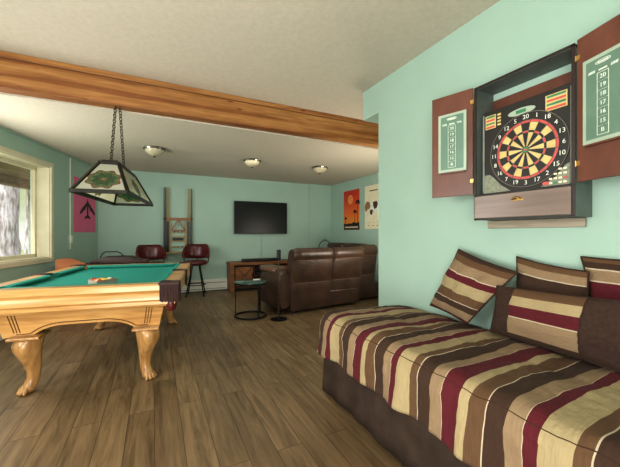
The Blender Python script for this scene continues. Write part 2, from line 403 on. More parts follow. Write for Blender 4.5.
# ------------------------------------------------------------------ room
WX = 2.016      # dartboard wall plane
FX = 3.978      # far right wall
BY = 6.90       # back wall
BMY = 3.485     # beam front face
ZL, ZH = 2.40, 2.715
LW = Vector((-1.555, 4.715, 0)); LD = Vector((sin(radians(15.96)), cos(radians(15.96)), 0)); LN = Vector((LD.y, -LD.x, 0))
def lw(s, off=0, z=0): return LW + LD*s + LN*off + Vector((0, 0, z))   # s along left wall, off into the room
LROT = math.atan2(LD.y, LD.x)

def lx(y, off=-.12):      # x of the left wall at a given y
    return LW.x+(y-LW.y)*LD.x/LD.y+off
struct(MB().prism([(lx(-2.2), -2.2), (4.1, -2.2), (4.1, 7.02), (lx(7.02), 7.02)], -.12, 0, 'z').build('floor', 'floor'))
struct(MB().prism([(lx(-2.2), -2.2), (4.1, -2.2), (4.1, BMY+.06), (lx(BMY+.06), BMY+.06)], ZH, ZH+.1, 'z').build('ceiling', 'ceil'))
struct(MB().prism([(lx(BMY+.13), BMY+.13), (4.1, BMY+.13), (4.1, 7.02), (lx(7.02), 7.02)], ZL, ZL+.1, 'z').build('ceiling', 'ceil'))
struct(MB().box(-1.3, 4.3, BY, BY+.12, 0, ZL).build('wall_back', 'wall'))
struct(MB().box(FX, FX+.12, 2.45, BY, 0, ZH).build('wall_right', 'wall'))
struct(MB().box(WX+.22, FX, 2.42, 2.54, 0, ZH).build('wall_alcove', 'wall'))
mb = MB(); mb.box(WX, WX+.22, -2.2, 2.54, 0, ZH); mb.box(WX, WX+.22, 2.54, 2.797, ZL+.012, ZH)
struct(mb.build('wall_dartboard', 'wall'))
struct(MB().box(-5, WX, -2.2, -2.08, 0, ZH).build('wall_front', 'wall'))
# left wall with two window openings (built in the wall's own frame: x along it, y outwards)
sA0, sA1, zA0, zA1 = -1.3, .885, .865, 2.125      # window the photo shows (opening)
sB0, sB1 = -4.9, -2.6
mb = MB()
def lbox(x0, x1, z0, z1): mb.box(x0, x1, 0, .24, z0, z1)
lbox(-7.4, sB0, 0, ZH); lbox(sB0, sB1, 0, zA0); lbox(sB0, sB1, zA1, ZH); lbox(sB1, sA0, 0, ZH)
lbox(sA0, sA1, 0, zA0); lbox(sA0, sA1, zA1, ZH); lbox(sA1, 2.45, 0, ZH)
struct(mb.build('wall_left', 'wall', loc=LW, rot=(0, 0, LROT)))
def window(n, s0, s1, mull):
    w = MB()
    # reveal lining
    t = .012
    w.box(s0, s0+t, 0, .20, zA0, zA1); w.box(s1-t, s1, 0, .20, zA0, zA1); w.box(s0+t, s1-t, 0, .20, zA0, zA0+t); w.box(s0+t, s1-t, 0, .20, zA1-t, zA1)
    o = struct(w.build('window_%d' % n, 'trim', loc=LW, rot=(0, 0, LROT)))
    c = MB(); cw = .06
    c.box(s0-cw, s0, -.02, 0, zA0-cw, zA1+cw, .004); c.box(s1, s1+cw, -.02, 0, zA0-cw, zA1+cw, .004)
    c.box(s0, s1, -.02, 0, zA1, zA1+cw, .004); c.box(s0, s1, -.03, 0, zA0-cw, zA0, .004)
    c.build('casing', 'trim', o)
    f = MB(); fw = .045
    f.box(s0+t, s0+t+fw, .15, .20, zA0+t, zA1-t); f.box(s1-t-fw, s1-t, .15, .20, zA0+t, zA1-t)
    f.box(s0+t, s1-t, .15, .20, zA1-t-fw, zA1-t); f.box(s0+t, s1-t, .15, .20, zA0+t, zA0+t+fw)
    for q in mull: f.box(q-.025, q+.025, .155, .20, zA0+t, zA1-t)
    f.build('sash', 'trim', o)
    MB().box(s0+t+fw, s1-t-fw, .172, .178, zA0+t+fw, zA1-t-fw).build('glass_pane', 'pane', o)
window(1, sA0, sA1, [-.25]); window(2, sB0, sB1, [-3.75])

# baseboards, corner conduits, wall-ceiling bead
b = MB(); b.box(1.40, FX, BY-.014, BY, 0, .085, .004); struct(b.build('baseboard_back', 'white'))
b = MB(); b.box(-7.0, 2.1, -.016, 0, 0, .095, .004); struct(b.build('baseboard_left', 'white', loc=LW, rot=(0, 0, LROT)))
b = MB(); b.box(FX-.014, FX, 2.56, BY-.02, 0, .085, .004); struct(b.build('baseboard_right', 'white'))
b = MB(); b.box(-1.4, 2.24, -.022, 0, ZL-.02, ZL-.002, .004); struct(b.build('trim_1', 'wall', loc=LW, rot=(0, 0, LROT)))
struct(MB().box(3.362, 3.378, BY-.012, BY, .09, ZL, .003).build('trim_2', 'wall'))

# ------------------------------------------------------------------ beam
bm_ = thing('ceiling_beam', 'long knotty orange pine beam spanning the room under the ceiling', 'beam', (0, BMY, ZL))
mb = MB(); mb.box(-2.1, FX-.004, 0, .125, .014, ZH-ZL-.001, .004); mb.build('beam_core', 'beam', bm_)
mb = MB(); mb.box(-2.1, FX-.004, -.014, 0, ZH-ZL-.052, ZH-ZL-.002, .003); mb.build('top_strip', 'beam', bm_)
MB().box(-2.1, FX-.004, -.010, .0, ZH-ZL-.058, ZH-ZL-.0525).build('shadow_line', 'groove', bm_)

# ------------------------------------------------------------------ electric baseboard heater, conduit
h = thing('baseboard_heater', 'long low white electric baseboard heater along the far teal wall', 'heater', (.4, BY-.002, .02))
mb = MB(); mb.prism([(-.068, .0), (0, 0), (0, .225), (-.03, .225), (-.068, .20)], -.95, .97, 'x'); mb.build('body', 'white', h)
mb = MB(); mb.box(-.94, .96, -.0705, -.066, .028, .036); mb.box(-.94, .96, -.0705, -.066, .15, .160); mb.build('air_slot', 'cabdark', h)
MB().box(.97, 1.0, -.072, 0, 0, .228, .004).build('end_cap', 'white', h); mb = MB(); mb.box(-.98, -.95, -.072, 0, 0, .228, .004); mb.build('end_cap', 'white', h)
sP = (Vector((-1.178, 6.033, 0))-LW).dot(LD)
c = thing('cable_conduit', 'thin white vertical conduit with switch box on the left wall', 'conduit', lw(sP, 0), LROT)
MB().box(-.009, .009, -.016, -.001, .96, ZL-.03, .003).build('raceway', 'white', c)
MB().box(-.03, .03, -.036, -.001, 1.05, 1.17, .006).build('switch_box', 'white', c)

# ------------------------------------------------------------------ ceiling lights
def ceiling_light(loc, label):
    t = thing('ceiling_light', label, 'ceiling light', loc, 0, 'three glass bowl lights on the low ceiling')
    MB().lathe([(.03, 0), (.14, 0), (.146, -.012), (.138, -.028), (.12, -.032), (.03, -.02)]).build('metal_rim', 'chrome', t, 40)
    MB().lathe([(.124, -.028), (.118, -.05), (.10, -.075), (.07, -.095), (.04, -.107), (.008, -.11)]).build('glass_bowl', 'frost', t, 60)
    MB().lathe([(.004, -.108), (.012, -.112), (.014, -.122), (.006, -.132), (.001, -.134)]).build('finial', 'chainm', t, 40)
    return t
cl = ceiling_light((.0, 4.95, ZL), 'glass bowl ceiling light nearest the hanging lamp, leftmost of three')
copy_tree(cl, 'glass bowl ceiling light in the middle of the row of three', (1.43, 5.05, ZL))
copy_tree(cl, 'glass bowl ceiling light nearest the sunset poster, rightmost of three', (2.68, 5.04, ZL))

# ------------------------------------------------------------------ pool table (local: x to the right, y into the room, origin near right corner)
PW, PL = 1.36, 1.95
pt = thing('pool_table', 'honey oak pool table with teal green felt and carved claw feet', 'pool table', (.165, 2.755, 0), radians(-8.5))
TOP = .80
# rails: wooden cap ring with moulded outer face, built as mitred profile
def rail(p0, p1, inn, name):
    """rail from p0 to p1 (outer top corners), inn = inward unit vector"""
    p0, p1, inn = Vector(p0), Vector(p1), Vector(inn)
    d = (p1-p0).normalized()
    prof = [(0.012, TOP), (0.0, TOP-.012), (0.0, TOP-.05), (.008, TOP-.058), (.014, TOP-.075), (.006, TOP-.095), (.006, TOP-.125), (.018, TOP-.14), (.018, TOP-.165), (.035, TOP-.185), (.115, TOP-.185), (.115, TOP)]
    secs = []
    for p, sgn in ((p0, 1), (p1, -1)):
        secs.append([p+inn*o+d*(o*sgn)+Vector((0, 0, z)) for o, z in prof])
    m = MB(); m.loft([[tuple(v) for v in sec] for sec in secs]); return m
C = [(-PW, 0, 0), (0, 0, 0), (0, PL, 0), (-PW, PL, 0)]
inn = [(0, 1, 0), (-1, 0, 0), (0, -1, 0), (1, 0, 0)]
for i in range(4):
    rail(C[i], C[(i+1) % 4], inn[i], 'rail').build('rail', 'oak', pt, 30)
# pearl-less cushions
def cushion(p0, p1, inn):
    p0, p1, inn = Vector(p0), Vector(p1), Vector(inn); d = (p1-p0).normalized()
    prof = [(-.002, TOP+.001), (.03, TOP+.004), (.052, TOP-.004), (.05, TOP-.018), (.02, TOP-.045), (-.002, TOP-.045)]
    m = MB(); m.loft([[tuple(p+inn*o+d*(sg*max(o, 0))+Vector((0, 0, z))) for o, z in prof] for p, sg in ((p0, 1), (p1, -1))]); return m
e = .115; g = .045
inner = [((-PW+e+g, e, 0), (-e-g, e, 0), (0, 1, 0)), ((-e, e+g, 0), (-e, PL/2-.05, 0), (-1, 0, 0)), ((-e, PL/2+.05, 0), (-e, PL-e-g, 0), (-1, 0, 0)),
         ((-e-g, PL-e, 0), (-PW+e+g, PL-e, 0), (0, -1, 0)), ((-PW+e, PL-e-g, 0), (-PW+e, PL/2+.05, 0), (1, 0, 0)), ((-PW+e, PL/2-.05, 0), (-PW+e, e+g, 0), (1, 0, 0))]
for p0, p1, n_ in inner: cushion(p0, p1, n_).build('cushion', 'felt', pt, 30)
MB().box(-PW+.11, -.11, .11, PL-.11, TOP-.075, TOP-.04).build('playing_bed', 'felt', pt)
# aprons, leaning inwards to the bottom, arched lower edge
def apron(A, B, inn, nm):
    A, B, inn = Vector(A), Vector(B), Vector(inn); L = (B-A).length; d = (B-A).normalized()
    n = 36; top = []; bot = []
    z1 = TOP-.18; m = MB(); rows = []
    for i in range(n+1):
        s = i/n; x = s*L
        u = min(x, L-x); cut = .215
        if u < cut: zb = .425
        else:
            q = (u-cut)/(L/2-cut); zb = .425+.075*min(1, 1-(1-min(1, q*1.6))**2)
            if q < .12: zb -= .006*sin(q/.12*pi)
        rows.append((x, zb))
    vs = []; fs = []
    for x, zb in rows:
        for off, z in ((.112, z1), (.112+(z1-zb)*.22, zb), (.135+(z1-zb)*.22, zb), (.14, z1)):
            # pull the ends in so that corners mitre
            t = off*(1-2*x/L)
            vs.append(tuple(A+d*(x+t)+inn*off+Vector((0, 0, z))))
    m.loft([vs[i*4:i*4+4] for i in range(n+1)])
    a = m.build(nm, 'oak', pt, 30)
    # beaded outline following the arch
    gpts = []
    for x, zb in rows[3:-3]:
        z = zb+.022; off = .112+(z1-z)*.22-.001; t = off*(1-2*x/L)
        gpts.append(tuple(A+d*(x+t)+inn*off+Vector((0, 0, z))))
    g2 = MB(); g2.tube(gpts, .004, 6)
    for k in (0, 1, 2):
        for sgn in (0, 1):
            xx = .165+k*.022; xb = .185+k*.020
            if sgn: xx, xb = L-xx, L-xb
            q = []
            for z in (z1-.01, .46):
                off = .112+(z1-z)*.22-.001; x = xx if z > .5 else xb; t = off*(1-2*x/L)*.4
                q.append(tuple(A+d*(x+t)+inn*off+Vector((0, 0, z))))
            g2.tube(q, .0035, 6)
    g2.build('apron_bead', 'groove', a)
for i in range(4): apron(C[i], C[(i+1) % 4], inn[i], 'apron')
# cabriole legs
def leg(cx, cy, ox, oy):
    """ox,oy: outward diagonal"""
    o = Vector((ox, oy, 0)).normalized()
    m = MB(); secs = []
    prof = [(.43, -.02, .080), (.405, .0, .084), (.37, .012, .087), (.33, .012, .082), (.28, .0, .068), (.22, -.018, .053), (.16, -.028, .042), (.11, -.026, .038), (.075, -.014, .040), (.05, .0, .044)]
    sd = Vector((-o.y, o.x, 0)); n = 20
    for z, off, r in prof:
        sec = []
        for k in range(n):
            a = 2*pi*k/n; ca, sa = cos(a), sin(a)
            p = 3.2; rr = r/((abs(ca)**p+abs(sa)**p)**(1/p))
            groove = 1-.08*math.exp(-((abs(a-pi/4) if a < pi else abs(a-7*pi/4))**2)/.03)
            sec.append(tuple(Vector((cx, cy, z))+o*(off+rr*ca*groove)+sd*(rr*sa*groove*.92)))
        secs.append(sec)
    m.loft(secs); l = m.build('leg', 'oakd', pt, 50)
    f = MB(); c = Vector((cx, cy, 0))+o*.004
    f.ball(tuple(c+Vector((0, 0, .034))), .042, (1.1, 1.1, .8))
    for aa in (-.75, -.25, .25, .75):
        dr = (o*cos(aa)+sd*sin(aa))
        p0 = c+dr*.028+Vector((0, 0, .05)); p1 = c+dr*.046+Vector((0, 0, .03)); p2 = c+dr*.056+Vector((0, 0, .016))
        f.tube([tuple(p0), tuple(p1), tuple(p2)], [.016, .018, .011], 8); f.ball(tuple(p2), .014)
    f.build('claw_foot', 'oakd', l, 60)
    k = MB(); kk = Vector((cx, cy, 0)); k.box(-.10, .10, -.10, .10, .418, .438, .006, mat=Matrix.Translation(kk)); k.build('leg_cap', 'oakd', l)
for cx, cy, ox, oy in ((-.245, .17, 1, -1), (-1.05, .17, -1, -1), (-.235, 1.80, 1, 1), (-1.05, 1.80, -1, 1)): leg(cx, cy, ox, oy)
# leather pockets with fringe skirts
def pocket(x, y, fx0, fx1, fy0, fy1, side=None):
    m = MB(); m.box(fx0, fx1, fy0, fy1, TOP-.01, TOP+.008, .004); o = m.build('pocket', 'pocket', pt)
    MB().lathe([(.02, -.004), (.048, -.004), (.05, .010), (.043, .010), (.042, -.002)], (x, y, TOP)).build('pocket_mouth', 'black', o, 40)
    fr = MB(); rnd = random.Random(int(x*100+y*10))
    def strip(p0, p1, n):
        for i in range(n):
            a = Vector(p0).lerp(Vector(p1), (i+.5)/n); w = (Vector(p1)-Vector(p0)).length/n*.48
            L = .15+rnd.uniform(-.008, .008); j = rnd.uniform(-.004, .004)
            fr.obox((a.x, a.y, TOP+.004), (a.x+j, a.y+j, TOP+.004-L), w*1.9, w*1.9)
    if side: strip(*side[0], 12)
    else:
        for p in ((fx0, fx1, fy0, fy1),): pass
    return o, fr, strip
for (sx, sy) in ((0, 0), (-PW, 0), (0, PL), (-PW, PL)):
    dx = -1 if sx == 0 else 1; dy = 1 if sy == 0 else -1
    x0, x1 = sorted((sx-dx*.012, sx+dx*.14)); y0, y1 = sorted((sy-dy*.012, sy+dy*.14))
    o, fr, strip = pocket(sx+dx*.095, sy+dy*.095, x0, x1, y0, y1)
    xo = sx-dx*.008; yo = sy-dy*.008
    strip((xo, yo, 0), (sx+dx*.13, yo, 0), 13); strip((xo, yo, 0), (xo, sy+dy*.13, 0), 13)
    fr.build('fringe', 'fringe', o)
for sx, dx in ((0, -1), (-PW, 1)):
    x0, x1 = sorted((sx-dx*.010, sx+dx*.10))
    o, fr, strip = pocket(sx+dx*.09, PL/2, x0, x1, PL/2-.05, PL/2+.05)
    strip((sx-dx*.006, PL/2-.05, 0), (sx-dx*.006, PL/2+.05, 0), 8); fr.build('fringe', 'fringe', o)
# drop pockets' net with caught balls (near right)
for (sx, sy, dx, dy) in ((0, 0, -1, 1), (-PW, 0, 1, 1)):
    n_ = MB(); n_.lathe([(.04, .66), (.042, .62), (.036, .585), (.018, .57), (.002, .568)], (sx+dx*.05, sy+dy*.05, 0), 12)
    n_.build('pocket_net', M['mleather'], pt, 50)

# rack and balls lying on the felt
R85 = radians(-8.5)
def ptw(x, y, z):   # pool-table local to world
    v = Matrix.Rotation(R85, 4, 'Z') @ Vector((x, y, z)); return Vector((.165, 2.755, 0))+v
FZ = TOP-.04
rk = MB(); tri = [(-.112, -.064), (.112, -.064), (.112, -.045), (.018, .12), (-.018, .12), (-.112, -.045)]
def rounded(pts, r, n=4):
    out = []
    for i, p in enumerate(pts):
        p = Vector((*p, 0)); a = Vector((*pts[i-1], 0)); c_ = Vector((*pts[(i+1) % len(pts)], 0))
        r2 = min(r, (a-p).length*.45, (c_-p).length*.45)
        q0 = p+(a-p).normalized()*r2; q1 = p+(c_-p).normalized()*r2
        for k in range(n+1):
            t = k/n; out.append((q0*(1-t)**2+p*2*t*(1-t)+q1*t*t))
    return out
outer = rounded(tri, .03); inner_ = [v*.90 for v in outer]; nn = len(outer)
secs = []
vs = [(v.x, v.y, 0) for v in outer]+[(v.x, v.y, .044) for v in outer]+[(v.x, v.y, .044) for v in inner_]+[(v.x, v.y, 0) for v in inner_]
fs = []
for k in range(4):
    for i in range(nn): fs.append((k*nn+i, k*nn+(i+1) % nn, ((k+1) % 4)*nn+(i+1) % nn, ((k+1) % 4)*nn+i))
rk._add(vs, fs)
rr_ = rk.build('ball_rack', 'slat', None, 40, loc=(-.41, 3.24, FZ+.0005), rot=(0, 0, radians(55)))
tag(rr_, 'light wooden triangle ball rack lying on the teal felt', 'ball rack')
rp = [(-.0585, -.029), (0, -.029), (.0585, -.029), (-.0293, .0217), (.0293, .0217), (0, .0724)]
bcol = [((232, 222, 190), (196, 74, 44)), ((232, 196, 84), (232, 196, 84)), ((222, 210, 176), (120, 50, 42)), ((226, 120, 54), (226, 120, 54)), ((228, 220, 196), (214, 170, 70)), ((170, 48, 40), (170, 48, 40))]
names = ['cream ball with a rust red stripe', 'plain yellow ball', 'cream ball with a maroon stripe', 'plain orange ball', 'cream ball with a yellow stripe', 'plain dark red ball']
for i, (p, bc) in enumerate(zip(rp, bcol)):
    m, nt, b_ = new_mat('ball_resin_%s' % names[i].replace(' ', '_'))
    tc = N(nt, 'ShaderNodeTexCoord'); sp = N(nt, 'ShaderNodeSeparateXYZ'); nt.links.new(tc.outputs['Object'], sp.inputs[0])
    ab = N(nt, 'ShaderNodeMath', operation='ABSOLUTE'); nt.links.new(sp.outputs[2], ab.inputs[0])
    lt = N(nt, 'ShaderNodeMath', operation='LESS_THAN'); lt.inputs[1].default_value = .015; nt.links.new(ab.outputs[0], lt.inputs[0])
    mx = N(nt, 'ShaderNodeMix', data_type='RGBA'); mx.inputs[6].default_value = s2l(bc[0]); mx.inputs[7].default_value = s2l(bc[1])
    nt.links.new(lt.outputs[0], mx.inputs[0]); nt.links.new(mx.outputs[2], b_.inputs['Base Color']); b_.inputs['Roughness'].default_value = .12
    v = Matrix.Rotation(radians(55), 4, 'Z') @ Vector((*p, 0)); base = Vector((-.41, 3.24, FZ))
    o = MB().ball((0, 0, 0), .0285, u=20, v=14).build('pool_ball', m, None, 80, loc=(base.x+v.x, base.y+v.y, FZ+.029), rot=(radians(random.uniform(-60, 60)), radians(random.uniform(-60, 60)), 0))
    tag(o, names[i]+' inside the wooden rack on the pool table', 'pool ball', 'pool balls in the wooden rack')

# ------------------------------------------------------------------ stained glass billiard lamp
lp = thing('pendant_lamp', 'stained glass billiard lamp hanging on two chains over the pool table', 'pendant lamp', (-.30, 3.54, 1.53), radians(-8))
bw, bl = .195, .60; tw, tl0, tl1 = .075, -.36, .30; zt = .268
Bq = [Vector((-bw, -bl, 0)), Vector((bw, -bl, 0)), Vector((bw, bl, 0)), Vector((-bw, bl, 0))]
Tq = [Vector((-tw, tl0, zt)), Vector((tw, tl0, zt)), Vector((tw, tl1, zt)), Vector((-tw, tl1, zt))]
for i in range(4):
    j = (i+1) % 4
    m = MB(); nu, nv = 6, 4
    a0, a1, b0, b1 = Bq[i], Bq[j], Tq[i], Tq[j]
    L = (a1-a0).length; H = ((b0+b1)/2-(a0+a1)/2).length
    reps = 1 if L < .6 else 1
    m._add([a0, a1, b1, b0], [(0, 1, 2, 3)])
    uvl = m.bm.loops.layers.uv.new('UVMap')
    m.bm.faces.ensure_lookup_table()
    asp = .95 if L < .6 else 1.9
    wT = (b1-b0).length/L
    bmesh.ops.subdivide_edges(m.bm, edges=list(m.bm.edges), cuts=5, use_grid_fill=True)
    ax = (a1-a0).normalized(); mid = (a0+a1)/2; upv = ((b0+b1)/2-mid).normalized(); cc = mid+upv*H*.42
    for f in m.bm.faces:
        for lo in f.loops:
            d = lo.vert.co-cc; lo[uvl].uv = (d.dot(ax)/(H*.55*(1.10 if L < .6 else 1.5)), d.dot(upv)/(H*.55))
    m.build('glass_panel', 'stained', lp)
fr = MB()
for i in range(4):
    j = (i+1) % 4
    fr.obox(Bq[i], Bq[j], .026, .030, .003); fr.obox(Bq[i], Tq[i], .028, .016, .003); fr.obox(Tq[i], Tq[j], .018, .020, .003)
fr.build('came_frame', 'lead', lp)
cr = MB(); cr.box(-tw-.006, tw+.006, tl0-.01, tl1+.01, zt+.006, zt+.022, .004); cr.box(-tw+.015, tw-.015, tl0+.02, tl1-.02, zt+.022, zt+.036, .004)
cr.build('top_cap', 'lead', lp)
MB().cyl((0, -.18, zt), (0, -.18, zt-.07), .022).ball((0, -.18, zt-.10), .032).build('light_socket', 'frost', lp, 50)
MB().cyl((0, .16, zt), (0, .16, zt-.07), .022).ball((0, .16, zt-.10), .032).build('light_socket', 'frost', lp, 50)
# chains are drawn in the lamp's frame up to the beam
Mi = (Matrix.Translation(lp.location) @ Matrix.Rotation(radians(-8), 4, 'Z')).inverted()
for top, bot in (((-.335, 3.535, 2.412), (-.035, -.16, zt+.035)), ((-.30, 3.56, 2.412), (0, .17, zt+.035))):
    p0 = Mi @ Vector(top); p1 = Vector(bot); L = (p1-p0).length; n = int(L/.028); m = MB()
    d = (p1-p0).normalized(); a = d.orthogonal().normalized(); b2 = d.cross(a)
    for k in range(n):
        c_ = p0.lerp(p1, (k+.5)/n); w = a if k % 2 else b2
        m.tube([tuple(c_+d*(.018*cos(t))+w*(.0125*sin(t))) for t in [2*pi*q/10 for q in range(10)]],   .0040, 5, closed=True)
    ch = m.build('chain', 'chainm', lp, 60)
    MB().ball(tuple(p0), .009).build('ceiling_hook', 'lead', ch, 60)

# ------------------------------------------------------------------ dartboard cabinet (local x right, y into the wall, z up)
DZ = 1.285; DC = 1.085
dc = thing('dartboard_cabinet', 'open red-brown dartboard cabinet hung on the near teal wall', 'cabinet', (WX-.001, DC, DZ), radians(-90))
W2, DP, HT = .27, .168, .845
m = MB(); m.box(-W2, -W2+.014, -DP, 0, 0, HT); m.box(W2-.014, W2, -DP, 0, 0, HT); m.box(-W2, W2, -DP, 0, HT-.014, HT); m.box(-W2+.014, W2-.014, -DP+.01, 0, 0, .012); m.box(-W2+.014, W2-.014, -DP+.01, 0, .150, .158)
m.build('carcass', 'cabgreen', dc)
m = MB(); t = .004
m.box(-W2-.002, -W2+.014, -DP-t, -DP, 0, HT); m.box(W2-.014, W2+.002, -DP-t, -DP, 0, HT); m.box(-W2, W2, -DP-t, -DP, HT-.012, HT+.002); m.box(-W2, W2, -DP-t, -DP, -.002, .006); m.box(-W2, W2, -DP-t, -DP, .152, .158)
m.build('edge_banding', 'cabdark', dc)
MB().box(-W2+.014, W2-.014, -.010, -.002, .158, .785).build('back_panel', 'cabwood', dc)
dr = MB().box(-W2+.006, W2-.012, -DP-.012, -DP-t-.0005, .010, .148, .002).build('drawer', 'drawer', dc)
hp = MB()   # cup pull
for k in range(10):
    pass
secs = []
for k in range(9):
    a = pi*k/8; R = .026
    secs.append([(R*cos(a)*f, -DP-.012-dy, .105+R*sin(a)*f*.8) for f, dy in ((1, 0), (.98, .010), (.8, .018), (.55, .020), (.5, .017), (.75, .014), (.9, .006))])
hp.loft(secs); hp.box(-.034, .034, -DP-.015, -DP-.012, .101, .108, .001); hp.build('cup_pull', 'brass', dr, 50)
def door(sgn, ang):
    """sgn -1 left door, +1 right; ang = swing out of the wall plane"""
    hx = sgn*(W2+.006); m4 = Matrix.Translation((hx, -DP-.004, .165)) @ Matrix.Rotation(-sgn*ang, 4, 'Z') @ Matrix.Diagonal((sgn, 1, 1, 1))
    # door local: x from the hinge outwards, y = thickness away from viewer
    w, hgt = .274, .69
    d = MB(); d.box(.004, w, 0, .016, 0, hgt, .002, mat=m4); d = d.build('door', 'cabwood', dc)
    x0, x1, z0, z1 = .040, .225, .165, .560
    f = MB(); f.box(x0, x1, -.010, 0, z0, z1, .002, mat=m4); f.build('scoreboard_frame', 'chalkf', d)
    f = MB(); f.box(x0+.018, x1-.018, -.0115, -.009, z0+.018, z1-.018, mat=m4); f.build('scoreboard', 'chalk', d)
    f = MB(); xc = (x0+x1)/2
    # numbers read left to right for the viewer on both doors: text placed without mirroring
    base = Matrix.Translation((hx, -DP-.004, .165)) @ Matrix.Rotation(-sgn*ang, 4, 'Z')
    for i, s_ in enumerate(('20', '19', '18', '17', '16', '15', 'B')):
        z = z1-.105-i*.040
        f.text(s_, .027, base @ Matrix.Translation((sgn*xc, -.0125, z)) @ Matrix.Rotation(radians(90), 4, 'X'))
        a, b2_ = (x0+x1)/2-.024, (x0+x1)/2+.024
        for zz in (z+.020, z-.020): f.box(a, b2_, -.0127, -.0115, zz-.0009, zz+.0009, mat=m4)
    zt_, zb_ = z1-.085, z1-.105-6*.04-.02
    for xx in ((x0+x1)/2-.024, (x0+x1)/2+.024): f.box(xx-.0009, xx+.0009, -.0127, -.0115, zb_, zt_, mat=m4)
    # maker's oval at the head and worn slanted heading strokes
    pts = [(xc+.032*cos(q), -.0125, z1-.038+.0075*sin(q)) for q in [2*pi*k/20 for k in range(20)]]
    f.tube([m4 @ Vector(p) for p in pts], .0016, 5, closed=True); f.box(xc-.022, xc+.022, -.0127, -.0115, z1-.041, z1-.036, mat=m4)
    for sx in (-1, 1):
        for k in range(5):
            px = xc+sx*.048+(k-2)*.006; f.obox(m4 @ Vector((px-.0015, -.0122, z1-.078)), m4 @ Vector((px+.0015, -.0122, z1-.066)), .0012, .003)
    f.box(xc-.018, xc+.018, -.0127, -.0115, z1-.076, z1-.070, mat=m4)
    f.build('score_lettering', 'ink', d)
    for z in (.09, .60):
        hgb = MB(); hgb.box(.003, .019, -.003, 0, z-.011, z+.011, mat=m4); hgb.cyl(m4 @ Vector((0, -.002, z-.014)), m4 @ Vector((0, -.002, z+.014)), .0035)
        hgb.build('hinge', 'brass', d)
    t_ = MB(); t_.box(x0+.01, x1-.01, -.016, -.0, z0-.010, z0-.002, mat=m4); t_.build('chalk_ledge', 'cabwood', d)
door(-1, radians(18)); door(1, radians(18))
sl = MB(); sl.box(-.285, .248, -.02, 0, 0, .048, .003); sl = sl.build('mounting_slat', 'slat', None, loc=(WX-.001, DC, 1.234), rot=(0, 0, radians(-90)))
tag(sl, 'pale wooden slat fixed to the wall just under the dartboard cabinet', 'slat')

# electronic dartboard
eb = thing('electronic_dartboard', 'electronic dartboard with yellow and black segments inside the open cabinet', 'dartboard', (WX-.012, DC, DZ+.160), radians(-90))
m = MB(); m.box(-.235, .255, -.125, 0, 0, .515, .004); m.build('housing', 'dbk', eb)
YF = -.125; BC = (.027, .226)
def ring(m, r0, r1, a0, a1, y, n=6):
    vs = []
    for k in range(n+1):
        a = a0+(a1-a0)*k/n; vs += [(BC[0]+r0*sin(a), y, BC[1]+r0*cos(a)), (BC[0]+r1*sin(a), y, BC[1]+r1*cos(a))]
    m._add(vs, [(2*k, 2*k+1, 2*k+3, 2*k+2) for k in range(n)])
m = MB(); 
def cylY(m, r, y0, y1, n=64): m.cyl((BC[0], y0, BC[1]), (BC[0], y1, BC[1]), r, n=n)
cylY(m, .206, YF, YF-.006); m.build('number_ring', 'dbk', eb, 40)
m = MB(); RR = .208; m.tube([(BC[0]+RR*sin(2*pi*k/64), YF-.004, BC[1]+RR*cos(2*pi*k/64)) for k in range(64)], .003, 6, closed=True); m.build('outer_rim', 'wire', eb, 60)
m = MB(); dmi = {'bk': 0, 'ye': 1, 'rd': 2, 'gn': 3}
st = 2*pi/20
for k in range(20):
    a0, a1 = (k-.5)*st+.012, (k+.5)*st-.012; dark = k % 2 == 0
    y = YF-.009
    m.mi = 0 if dark else 1
    ring(m, .020, .094, a0, a1, y); ring(m, .107, .150, a0, a1, y)
    m.mi = 2 if dark else 2
    ring(m, .151, .163, a0, a1, y); 
    m.mi = 2 if dark else 0
    ring(m, .095, .106, a0, a1, y)
m.mi = 0; cylY(m, .164, YF-.006, YF-.0085)
m.mi = 3; cylY(m, .016, YF-.006, YF-.010, 20); m.mi = 2; cylY(m, .007, YF-.010, YF-.012, 16)
m.build('scoring_face', ['dbk', 'dye', 'drd', 'dgn'], eb)
m = MB()
for r in (.018, .095, .106, .150, .165): m.tube([(BC[0]+r*sin(2*pi*k/48), YF-.010, BC[1]+r*cos(2*pi*k/48)) for k in range(48)], .0010, 4, closed=True)
for k in range(20):
    a = (k+.5)*st; m.tube([(BC[0]+r*sin(a), YF-.010, BC[1]+r*cos(a)) for r in (.02, .165)], .0010, 4)
m.build('spider', 'wire', eb)
m = MB(); nums = [20, 1, 18, 4, 13, 6, 10, 15, 2, 17, 3, 19, 7, 16, 8, 11, 14, 9, 12, 5]
for k, v in enumerate(nums):
    a = k*st; m.text(str(v), .034, Matrix.Translation((BC[0]+.185*sin(a), YF-.0072, BC[1]+.185*cos(a))) @ Matrix.Rotation(radians(90), 4, 'X')); m.build('numeral', 'ink', eb); m = MB()
def grid(x0, x1, z0, z1, rows, nm):
    m = MB(); m.mi = 1; m.box(x0, x1, YF-.004, YF, z0, z1); hh = (z1-z0)/rows
    for i in range(rows):
        m.mi = [3, 2][i % 2] if nm == 'score_panel' else 2
        zz = z1-hh*(i+.5); m.mi = 3 if i % 2 == 0 else 2
        m.box(x0+.006, x1-.006, YF-.0055, YF-.004, zz-hh*.27, zz+hh*.27)
    m.build(nm, ['dbk', 'dye', 'drd', 'dgn'], eb)
grid(-.215, -.150, .405, .488, 4, 'score_panel'); grid(.125, .225, .405, .488, 4, 'score_panel')
m = MB()
for i in range(4): m.box(-.140, -.118, YF-.004, YF, .412+i*.020, .425+i*.020, .002)
m.build('indicator_lights', 'dye', eb)
m = MB(); pts = [(.0+.075*cos(q), .452+.020*sin(q)) for q in [2*pi*k/24 for k in range(24)]]; m.prism(pts, YF-.004, YF, 'y'); e1 = m.build('emblem_plate', 'chalkf', eb)
